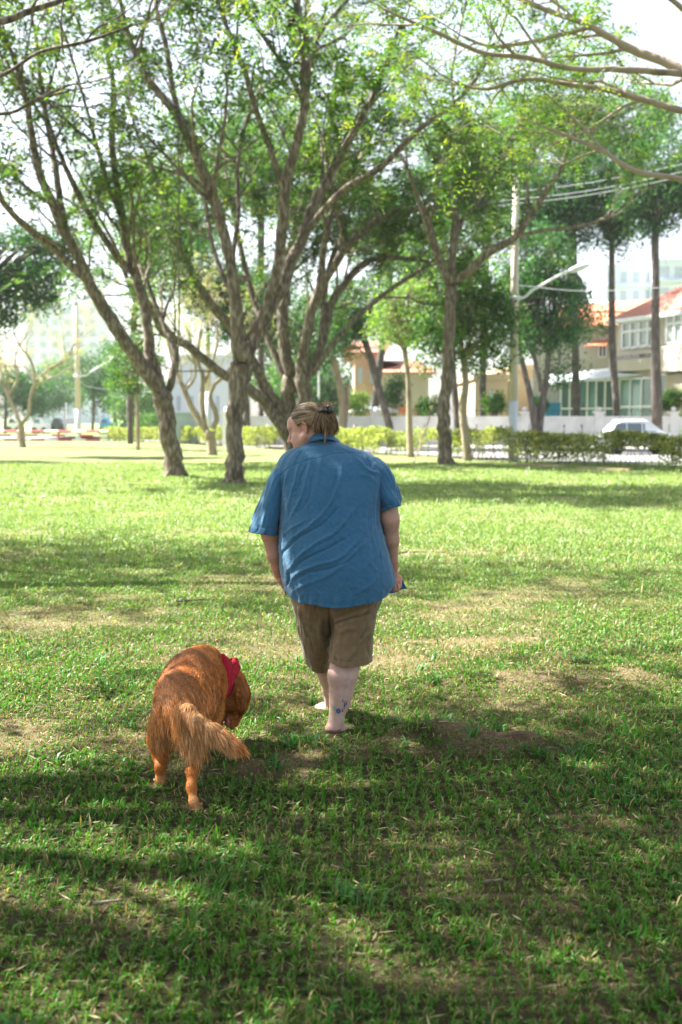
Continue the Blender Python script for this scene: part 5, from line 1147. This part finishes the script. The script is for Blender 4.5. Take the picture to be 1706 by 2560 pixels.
    keep = inhair(loc); W_ = Hc + loc @ RM.T; mb = MB(); q = []
    for i in range(len(ph) - 1):
        for j in range(len(th)):
            k_ = (j + 1) % len(th)
            if keep[i, j] and keep[i + 1, j] and keep[i, k_] and keep[i + 1, k_]: q.append((i * len(th) + j, i * len(th) + k_, (i + 1) * len(th) + k_, (i + 1) * len(th) + j))
    hairdark = np.array((.062, .040, .022))
    mb.add(W_.reshape(-1, 3), q, col=hairdark)
    clip = P(812, 1030, 5.735); clipL = (clip - Hc) @ RM; clipU = unit((clipL - cH) / rad)
    U0 = unit(r.normal(0, 1, (16000, 3))); L0 = cH + U0 * rad * 1.05; U0 = U0[inhair(L0)]; edge = (L0[inhair(L0)][:, 1] > -.01)
    U0 = U0[np.argsort(~edge)][:1500] if False else U0[r.permutation(len(U0))[:2400]]; n = len(U0); m = 9
    t = np.linspace(0, 1, m)[None, :, None]; wig = r.normal(0, .02, (n, 1, 3)); lift = 1.06 + r.uniform(0, .05, (n, 1, 1)) + .04 * np.sin(np.pi * t)
    U1 = clipU + r.normal(0, .06, (n, 3)); path = unit(U0[:, None] * (1 - t) + U1[:, None] * t + wig * np.sin(np.pi * t)); locp = cH + path * rad * lift + np.array((0, 0, 0))
    Wp = Hc + locp @ RM.T; Nn = (path / rad) @ RM.T
    tone = r.random(n) ** 1.3; cross = np.cross(clipU, U0); b1 = unit(np.cross(clipU, np.array((0, 0, 1.)))); b2 = np.cross(clipU, b1); ang = np.arctan2(cross @ b1, cross @ b2); cl = vnoise(ang * 7 + 30, ang * 0 + 2, 77) * .5 + vnoise(ang * 16 + 60, ang * 0 + 5, 78) * .5; tone = np.clip(.2 * tone + .95 * sstep(.38, .62, cl), 0, 1)[:, None]
    cols = hairdark * .9 * (1 - tone) + tone * np.array((.34, .24, .13)); Vs, Qs, Cs = strands(Wp, r.uniform(.002, .0045, n), cols, unit(Nn)); mb.add(Vs, Qs, col=Cs)
    # hanging bunches below the clip
    def bunch(n, x0, x1, y0, y1, out, Ymid, seed, bulge=10):
        rr = np.random.default_rng(seed); e = np.array([P(rr.uniform(x0, x1), rr.uniform(y0, y1), Ymid + rr.uniform(-.02, .05)) for _ in range(n)])
        s0 = np.array([P(812 + rr.normal(0, 7), 1030 + rr.normal(0, 4), 5.725 + rr.uniform(-.01, .03)) for _ in range(n)])
        md = (s0 + e) / 2 + np.stack([np.sign(e[:, 0] - s0[:, 0]) * rr.uniform(.3, 1, n) * bulge * .002, -rr.uniform(.2, 1, n) * out, rr.normal(.006, .005, n)], -1)
        cu = e + np.stack([-(e[:, 0] - s0[:, 0]) * rr.uniform(0, .35, n), rr.uniform(0, .02, n), -rr.uniform(0, .012, n)], -1)
        tt = np.linspace(0, 1, 9)[None, :, None]; a_, b_, c_, d_ = s0[:, None], (md + (md - (s0 + e) / 2) * .4)[:, None], e[:, None] + (md - (s0 + e) / 2)[:, None] * .7, cu[:, None]
        pth = a_ * (1 - tt) ** 3 + 3 * b_ * tt * (1 - tt) ** 2 + 3 * c_ * tt ** 2 * (1 - tt) + d_ * tt ** 3
        tn = (rr.random(n) ** 1.2)[:, None]; cols = hairdark * 1.2 * (1 - tn) + tn * np.array((.36, .23, .12)); nv = np.broadcast_to(np.array((0, -1., .2)), pth.shape) + rr.normal(0, .5, (n, 1, 3))
        Vs, Qs, Cs = strands(pth, rr.uniform(.002, .0045, n), cols, unit(nv)); mb.add(Vs, Qs, col=Cs)
    bunch(260, 777, 800, 1066, 1084, .016, 5.72, 1, 10); bunch(330, 806, 836, 1062, 1090, .020, 5.725, 2, 12); bunch(120, 834, 844, 1070, 1090, .008, 5.75, 3, 14); bunch(140, 790, 815, 1060, 1078, .008, 5.745, 5, 6)
    bunch(14, 811, 815, 1100, 1112, .012, 5.70, 4, 2)
    for k_ in range(90):                                       # tousled top tuft above the clip
        a_ = P(812 + r.normal(0, 8), 1026, 5.74); e = P(815 + r.normal(0, 12), 1010 + r.normal(0, 4), 5.75); f_ = e + np.array((r.normal(0, .012), r.normal(0, .012), -r.uniform(0, .02)))
        pth = catmull(np.array([a_, (a_ + e) / 2 + r.normal(0, .006, 3), e, f_]), 3)[None]; tn = r.random(); Vs, Qs, Cs = strands(pth, np.array([.0025]), (hairdark * (1 - tn) + tn * np.array((.5, .34, .18)))[None], unit(np.broadcast_to(np.array((0, -1., .3)), pth.shape))); mb.add(Vs, Qs, col=Cs)
    # solid cores so nothing shows through
    for (x, y, Y, rx, ry, rz) in [(789,1062,5.755,.022,.022,.036),(822,1062,5.755,.036,.026,.046),(812,1024,5.765,.030,.024,.022)]:
        c_ = P(x, y, Y); g_ = c_ + U * np.array((rx, ry, rz)); mb.sheet(g_, col=hairdark, closed=True)
    mh = mat('hair', attr=True, rough=.55, spec=.25); hair = mb.build('hair', mh, body, smooth=True, usecol=True)
    mk = mat('clip_plastic', (.035, .025, .022), .18, spec=.7)
    mb = MB(); g_ = []
    for u in np.linspace(0, 1, 12):
        x = 797 + 24 * u; dep = 5.705 - .014 * math.sin(math.pi * u); g_.append([P(x, 1019 - 1.5 * math.sin(math.pi * u) + 7 * v_, dep + .004 * (v_ - 1) ** 2) for v_ in np.linspace(0, 2.0, 6)])
    g_ = np.array(g_); mb.sheet(g_); mb.sheet((g_ + (0, .004, 0))[:, ::-1]); mb.sheet(np.stack([g_[:, 0], g_[:, 0] + (0, .004, 0)])); mb.sheet(np.stack([g_[:, -1] + (0, .004, 0), g_[:, -1]]))
    for k_ in range(4): a_ = P(822 + k_ * 3.2, 1014 + k_, 5.71 + .012 * k_); mb.tube(catmull(np.array([a_, a_ + (.004, -.008, -.016), a_ + (0, -.004, -.034), a_ + (-.006, .01, -.042)]), 3), .0042, 6)
    mb.tube(np.array([P(821,1016,5.70), P(833,1019,5.75)]), .006, 8); mb.build('hair_clip', mk, hair, smooth=True)

    # ---- ankle tattoo, laid on the skin
    from mathutils.bvhtree import BVHTree
    bm = BVHTree.FromPolygons([tuple(v) for v in V], [tuple(q_) for q_ in Q]); eye = Vector((0, 0, EYE))
    def onskin(x, y):
        d_ = Vector(P(x, y, 5.6)) - eye; hit, nrm, _, _ = bm.ray_cast(eye, d_.normalized()); return np.array(hit + nrm * .0012) if hit else None
    def petal(mb, cx, cy, ang, r0, r1, wd, col):
        u = np.array((math.cos(ang), math.sin(ang))); s_ = np.array((-u[1], u[0])); pts = [(r0, 0), ((r0 + r1) / 2, wd), (r1, 0), ((r0 + r1) / 2, -wd)]
        q_ = [onskin(cx + u[0] * a + s_[0] * b, cy + u[1] * a + s_[1] * b) for a, b in pts]
        if all(p is not None for p in q_): mb.add(q_, [(0, 1, 2, 3)], col=col)
    mb = MB()
    for k_ in range(8): petal(mb, 846.5, 1777, k_ * math.pi / 4 + .2, .5, 8.5, 1.9, (.03, .10, .22))
    for k_ in range(8): petal(mb, 835, 1770, k_ * math.pi / 4 + .5, .5, 7.0, 1.1, (.17, .34, .28))
    for x, y, a_, l_, w__ in [(860,1775,-1.45,26,1.8),(864,1768,-1.35,18,1.5),(857,1782,-1.6,12,1.6),(859,1758,-1.8,12,1.4)]: petal(mb, x, y, a_, 0, l_, w__, (.06, .08, .16))
    mb.build('tattoo', mat('ink', attr=True, rough=.6), body, usecol=True)
build_person()
# ------------------------------------------------------------------ the dog
def build_dog():
    k5 = lambda r, Y: r * Y / F
    sd = SDF((-1.0, 4.35, -.03), (-.25, 5.75, .68), .0065)
    def ch(pts, k=.03): sd.chain([(P(x, y, Y), k5(r, Y)) for x, y, Y, r in pts], k)
    # trunk: rump, loin, deep ribcage, withers
    ch([(457,1790,4.84,58),(461,1762,4.95,66),(472,1735,5.12,77),(487,1712,5.30,75),(500,1700,5.45,66)], .05)
    ch([(452,1775,4.80,50),(452,1735,4.98,52),(478,1690,5.2,56),(505,1668,5.4,55)], .05)
    ch([(480,1790,5.1,60),(500,1775,5.4,62)], .05)
    # neck and head, lowered to the right
    ch([(512,1680,5.45,58),(545,1690,5.48,45),(576,1712,5.48,36),(590,1735,5.47,33)], .04)
    ch([(590,1738,5.46,33),(588,1760,5.45,30)], .03); ch([(590,1762,5.47,25),(584,1790,5.46,18),(580,1806,5.45,13)], .02)
    ch([(592,1706,5.42,13),(600,1728,5.40,14),(598,1755,5.40,9)], .012)      # near ear flap
    ch([(560,1718,5.55,12),(556,1745,5.55,10)], .012)
    ch([(574,1784,5.46,10),(568,1808,5.45,7)], .01)                           # lower jaw
    # hind legs: thigh, forward knee, backward hock, shank, paw
    ch([(417,1800,4.86,40),(404,1850,4.90,33),(403,1885,4.93,20),(402,1918,4.86,11.5),(401,1950,4.86,9.5),(398,1972,4.855,11)], .03)
    ch([(398,1974,4.86,14),(389,1978,4.90,12)], .015)
    for dx in (-7, -2, 3, 8): ch([(392+dx,1976,4.89,6),(388+dx*1.2,1979,4.925,6)], .006)
    ch([(485,1812,4.80,38),(483,1856,4.80,30),(489,1892,4.82,20),(480,1930,4.66,13),(479,1968,4.61,10),(485,2008,4.565,9.5),(490,2036,4.55,11)], .03)
    ch([(491,2037,4.56,12),(499,2037,4.61,11.5)], .015)
    for dx in (-8, -3, 2, 7): ch([(499+dx,2038,4.61,6),(503+dx*1.2,2038,4.65,6)], .006)
    # front legs
    ch([(490,1790,5.38,28),(497,1860,5.30,17),(505,1900,5.25,12),(517,1930,5.22,12),(521,1936,5.28,11)], .02)
    ch([(540,1780,5.5,26),(535,1840,5.48,15),(528,1870,5.45,12),(526,1880,5.50,12)], .02)
    # tail core
    TL_ = [(455,1768,4.80,18),(470,1778,4.68,13),(492,1800,4.62,12),(528,1822,4.58,11),(551,1836,4.56,9),(574,1851,4.55,6.5),(592,1864,4.55,3)]
    ch(TL_, .015)
    V, Q = sd.mesh(); V = smooth_mesh(V, Q, 3); V[:, 2] = np.maximum(V[:, 2], .004)
    N = vnormals(V, Q)
    c0 = P(470, 1750, 5.1)
    if ((V - V.mean(0)) * N).sum() < 0: N = -N; Q = Q[:, ::-1]
    tail = catmull(np.array([P(*q[:3]) for q in TL_]), 6)
    legs = [catmull(np.array([P(*q) for q in l]), 6) for l in (
        [(415,1800,4.86),(402,1850,4.90),(402,1885,4.93),(402,1918,4.86),(401,1950,4.86),(398,1975,4.855)], [(485,1815,4.80),(482,1860,4.80),(489,1900,4.82),(481,1935,4.66),(480,1970,4.62),(486,2005,4.59),(491,2030,4.58)],
        [(490,1790,5.38),(497,1860,5.30),(505,1900,5.25),(517,1930,5.22)], [(540,1780,5.5),(535,1840,5.48),(528,1870,5.45)])]
    spine = catmull(np.array([P(*q) for q in [(585,1735,5.40),(545,1660,5.45),(505,1620,5.40),(478,1640,5.2),(455,1690,4.98),(455,1745,4.78)]]), 8)
    def nearest(Pn, line):
        D2 = ((Pn[:, None] - line[None]) ** 2).sum(-1); k = D2.argmin(1); T = unit(np.gradient(line, axis=0)); return np.sqrt(D2[np.arange(len(Pn)), k]), T[k], k / (len(line) - 1)
    sky_ = (0, 0, 1)
    # sample hairs on the surface
    r = np.random.default_rng(2)
    tri = np.vstack([Q[:, [0, 1, 2]], Q[:, [0, 2, 3]]]); a = V[tri[:, 0]]; b = V[tri[:, 1]]; c = V[tri[:, 2]]; ar = np.linalg.norm(np.cross(b - a, c - a), axis=1); pr = ar / ar.sum()
    n = 210000; k = r.choice(len(tri), n, p=pr); u, v = r.random(n), r.random(n); fl = u + v > 1; u = np.where(fl, 1 - u, u); v = np.where(fl, 1 - v, v)
    R0 = a[k] + (b[k] - a[k]) * u[:, None] + (c[k] - a[k]) * v[:, None]; Nn = unit(N[tri[k, 0]] * (1 - u - v)[:, None] + N[tri[k, 1]] * u[:, None] + N[tri[k, 2]] * v[:, None])
    ds, Ts, ks = nearest(R0, spine); dt, Tt, kt = nearest(R0, tail); dl = []; Tl = []
    for l in legs: d_, T_, _ = nearest(R0, l); dl.append(d_); Tl.append(T_)
    dl = np.array(dl); li = dl.argmin(0); dm = dl[li, np.arange(n)]; Tlg = np.array(Tl)[li, np.arange(n)]
    down = np.array((0, 0, -1.0)); ist = sstep(.055, .03, dt)[:, None] * (kt > .08)[:, None]; isl = (sstep(.13, .07, dm) * sstep(.34, .22, R0[:, 2]))[:, None]
    flow = Ts * 1.0 + down * (sstep(.02, .2, ds) * .75)[:, None]
    hx = P(586, 1745, 5.46); ish = sstep(.12, .06, np.linalg.norm(R0 - hx, axis=1))[:, None]
    flow = flow * (1 - isl) + isl * (Tlg + down * .3); flow = flow * (1 - ish) + ish * (np.array((-.25, -.2, .9)) + 0 * flow)
    flow = flow * (1 - ist) + ist * (Tt * 1.0 + down * .35)
    # whorls and clumps
    cw = np.stack([fbm(R0[:, 0] * 9 + R0[:, 2] * 7, R0[:, 1] * 9 + 3, 51), fbm(R0[:, 1] * 9, R0[:, 2] * 9 + R0[:, 0] * 6, 52), fbm(R0[:, 2] * 9, R0[:, 0] * 9, 53)], -1) - .5
    cf = np.stack([vnoise(R0[:, 0] * 60 + R0[:, 1] * 40, R0[:, 2] * 60, 54), vnoise(R0[:, 1] * 60, R0[:, 2] * 50 + R0[:, 0] * 50, 55), vnoise(R0[:, 2] * 60 + 7, R0[:, 0] * 60, 56)], -1) - .5
    flow = unit(flow) + cw * 1.3 + cf * .7 + r.normal(0, .10, (n, 3)); flow = unit(flow - Nn * (flow * Nn).sum(1)[:, None])
    thigh = (sstep(.20, .28, R0[:, 2]) * sstep(.5, .36, R0[:, 2]) * sstep(5.05, 4.85, R0[:, 1]))
    feath = np.clip(ist[:, 0] * (.6 + .4 * (Nn[:, 2] < 0)), 0, 1)
    ln = .023 + .012 * thigh + .030 * feath + .008 * (ds > .18); ln = ln * (1 - .74 * isl[:, 0] * sstep(.28, .18, R0[:, 2])) * (1 - .5 * ish[:, 0]) ; paw = R0[:, 2] < .035; ln = np.where(paw, .008, ln) * r.uniform(.6, 1.25, n)
    lift = (.30 + .25 * r.random(n))[:, None]
    d1 = unit(flow + Nn * lift); d2 = unit(flow + Nn * lift * .15 + down * .28); m = 4
    p0 = R0 - Nn * .001; p1 = p0 + d1 * ln[:, None] * .34; p2 = p1 + d2 * ln[:, None] * .34; p3 = p2 + unit(d2 + down * .35) * ln[:, None] * .34
    paths = np.stack([p0, p1, p2, p3], 1)
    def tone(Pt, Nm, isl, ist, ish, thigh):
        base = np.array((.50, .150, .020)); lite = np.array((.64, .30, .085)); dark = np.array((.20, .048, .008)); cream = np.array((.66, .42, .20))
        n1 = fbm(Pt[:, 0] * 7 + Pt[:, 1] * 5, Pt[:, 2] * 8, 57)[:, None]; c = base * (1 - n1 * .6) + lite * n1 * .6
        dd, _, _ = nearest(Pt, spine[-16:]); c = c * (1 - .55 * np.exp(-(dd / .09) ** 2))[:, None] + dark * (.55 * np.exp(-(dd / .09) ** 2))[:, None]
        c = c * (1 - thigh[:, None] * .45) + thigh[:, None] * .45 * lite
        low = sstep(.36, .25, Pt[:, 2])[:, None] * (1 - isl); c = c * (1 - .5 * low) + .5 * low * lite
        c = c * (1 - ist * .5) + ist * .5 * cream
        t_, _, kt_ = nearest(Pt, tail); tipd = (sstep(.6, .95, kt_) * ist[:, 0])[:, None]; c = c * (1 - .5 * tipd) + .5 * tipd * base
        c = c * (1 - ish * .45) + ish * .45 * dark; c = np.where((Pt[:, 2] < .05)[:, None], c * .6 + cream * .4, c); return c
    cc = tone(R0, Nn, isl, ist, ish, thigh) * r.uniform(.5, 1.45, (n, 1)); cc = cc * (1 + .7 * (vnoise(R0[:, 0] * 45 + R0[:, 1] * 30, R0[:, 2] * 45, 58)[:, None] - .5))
    side = unit(Nn + r.normal(0, .35, (n, 3))); Vs, Qs, Cs = strands(paths, r.uniform(.0016, .0030, n), cc, side[:, None].repeat(4, 1))
    # body colours
    dsb, _, _ = nearest(V, spine); dtb, _, ktb = nearest(V, tail); dlb = np.min([nearest(V, l)[0] for l in legs], 0)
    istb = sstep(.055, .03, dtb)[:, None] * (ktb > .08)[:, None]; islb = (sstep(.13, .07, dlb) * sstep(.34, .22, V[:, 2]))[:, None]; ishb = sstep(.12, .06, np.linalg.norm(V - hx, axis=1))[:, None]
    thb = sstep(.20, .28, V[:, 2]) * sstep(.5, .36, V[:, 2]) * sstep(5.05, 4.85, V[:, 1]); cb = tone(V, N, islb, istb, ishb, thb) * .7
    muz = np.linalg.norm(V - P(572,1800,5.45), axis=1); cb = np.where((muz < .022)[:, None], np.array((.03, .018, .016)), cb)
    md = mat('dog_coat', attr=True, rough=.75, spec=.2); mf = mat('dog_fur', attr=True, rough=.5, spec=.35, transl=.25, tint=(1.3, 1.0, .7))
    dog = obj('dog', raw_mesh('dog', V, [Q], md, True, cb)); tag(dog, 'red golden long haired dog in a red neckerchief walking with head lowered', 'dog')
    obj('fur', raw_mesh('fur', Vs, [Qs], mf, True, Cs), dog)
    # long wavy feathering behind the thighs and along the tail
    mb = MB(); m = 8
    def feather(line, n, ln, jit, dirv, seed, col, wdt=(.0014, .0026)):
        rr = np.random.default_rng(seed); t = rr.random(n) * (len(line) - 1.01); i = t.astype(int); f = (t - i)[:, None]; p = line[i] * (1 - f) + line[i + 1] * f + rr.normal(0, 1, (n, 3)) * jit
        T = unit(np.gradient(line, axis=0))[i]; d = unit(T * .55 + np.array(dirv) + rr.normal(0, .22, (n, 3))); L_ = ln * rr.uniform(.5, 1.15, n)[:, None]; pts = [p]; phs = rr.uniform(0, 6.28, n)
        for s in range(m - 1): d = unit(d + down * .10 + np.stack([np.sin(phs + s * 1.5), np.cos(phs + s * 1.3) * .5, 0 * phs], -1) * .20); pts.append(pts[-1] + d * L_ / (m - 1))
        pa = np.stack(pts, 1); cl = np.array(col) * rr.uniform(.5, 1.3, (n, 1)); sd_ = unit(rr.normal(0, .4, (n, 3)) + np.array((0, -1., .2)))[:, None].repeat(m, 1)
        a_, b_, c_ = strands(pa, rr.uniform(*wdt, n), cl, sd_); mb.add(a_, b_, col=c_)
    tl = tail[4:-3]; feather(tl, 3600, .060, .011, (-.0, -.15, -.75), 1, (.62, .35, .14)); feather(tail[6:], 2400, .036, .008, (.35, -.15, .05), 2, (.48, .20, .055)); feather(tail[-9:-1], 500, .032, .003, (.8, 0, -.5), 3, (.42, .17, .05))
    ql = catmull(np.array([P(*q) for q in [(470,1800,4.70),(478,1825,4.68),(484,1850,4.67),(488,1872,4.68)]]), 5); feather(ql, 2600, .06, .022, (.05, -.22, -.7), 4, (.60, .34, .14))
    ql = catmull(np.array([P(*q) for q in [(412,1795,4.75),(405,1820,4.76),(402,1845,4.79)]]), 5); feather(ql, 1700, .055, .022, (.12, -.2, -.75), 5, (.52, .26, .09))
    ql = catmull(np.array([P(*q) for q in [(445,1775,4.66),(452,1800,4.66),(450,1840,4.72)]]), 5); feather(ql, 1500, .07, .014, (.0, -.25, -.75), 6, (.56, .29, .10))
    ql = catmull(np.array([P(*q) for q in [(600,1698,5.39),(608,1724,5.385),(606,1750,5.385)]]), 5); feather(ql, 500, .045, .008, (.25, -.1, -.7), 7, (.45, .18, .05))
    ql = catmull(np.array([P(*q) for q in [(500,1800,5.2),(535,1800,5.35),(550,1770,5.42)]]), 5); feather(ql, 500, .05, .02, (.1, -.1, -.8), 8, (.40, .20, .07))
    mb.build('feathering', mf, dog, smooth=True, usecol=True)
    # neckerchief: rolled collar and a hanging fold with thickness
    ax = unit(P(585,1738,5.47) - P(530,1672,5.45)); cN = P(552,1692,5.47); e1 = unit(np.cross(ax, np.array((0, 1., 0)))); e2 = np.cross(ax, e1); g = []
    ph = np.linspace(0, 2 * np.pi, 73)[:-1]
    for w_, rr in ((-.032, .098), (-.030, .107), (-.016, .111), (0, .111), (.016, .107), (.03, .099), (.032, .092)):
        c_ = cN + ax * w_; fold = .004 * np.sin(ph * 9 + w_ * 60); g.append(c_ + ((rr * 1.0 + fold)[:, None]) * (np.cos(ph)[:, None] * e1 + np.sin(ph)[:, None] * e2))
    g = np.array(g); mb = MB(); mb.sheet(g, closed=True)
    low = ph * 0 + np.exp(-((((ph - ph[np.argmin(g[3][:, 1] + 0 * ph)] + np.pi) % (2 * np.pi)) - np.pi) / .8) ** 2)
    g2 = g[-1][None] + 0; g3 = g[-1] + ax * 0
    fl = []; 
    for t in np.linspace(0, 1, 8): fl.append(g[2] + (unit(g[2] - cN) * .006) + (np.array((.10, -.10, -1.0)) * .085 * t)[None] * low[:, None] + ax * .02 * t)
    mb.sheet(np.array(fl), closed=True)
    Lf = catmull(np.array([(554,1635,5.37),(558,1660,5.35),(560,1690,5.34),(560,1715,5.34),(558,1738,5.35),(563,1746,5.37)]), 5); Rg = catmull(np.array([(560,1634,5.39),(579,1654,5.42),(588,1680,5.43),(590,1706,5.43),(584,1730,5.42),(566,1747,5.38)]), 5)
    cl_ = []
    for u in np.linspace(0, 1, 14):
        q_ = Lf * (1 - u) + Rg * u; q_[:, 2] -= .035 * math.sin(math.pi * u) + .004 * np.sin(u * 11 + np.arange(len(q_)) * .22); cl_.append([P(*w_) for w_ in q_])
    cl_ = np.array(cl_); mb.sheet(cl_); mb.sheet((cl_ + (0, .004, 0))[:, ::-1]); rim_ = np.concatenate([cl_[0], cl_[1:, -1], cl_[-1, ::-1][1:], cl_[::-1, 0][1:]]); mb.sheet(np.stack([rim_, rim_ + np.array((0, .004, 0))]))
    mr = mat('red_cloth', (.40, .010, .026), .85, noise=(110, (.52, .06, .09), .60, .70), bump=(200, .3, .002)); mb.build('neckerchief', mr, dog, smooth=True)
    mb = MB(); mb.tube(catmull(np.array([P(572,1790,5.43), P(570,1806,5.42), P(571,1818,5.42)]), 4), np.array([.008,.010,.011,.012,.012,.011,.010,.008,.004]), 8); mb.build('tongue', mat('tongue', (.45,.12,.12), .4), dog, smooth=True)
build_dog()
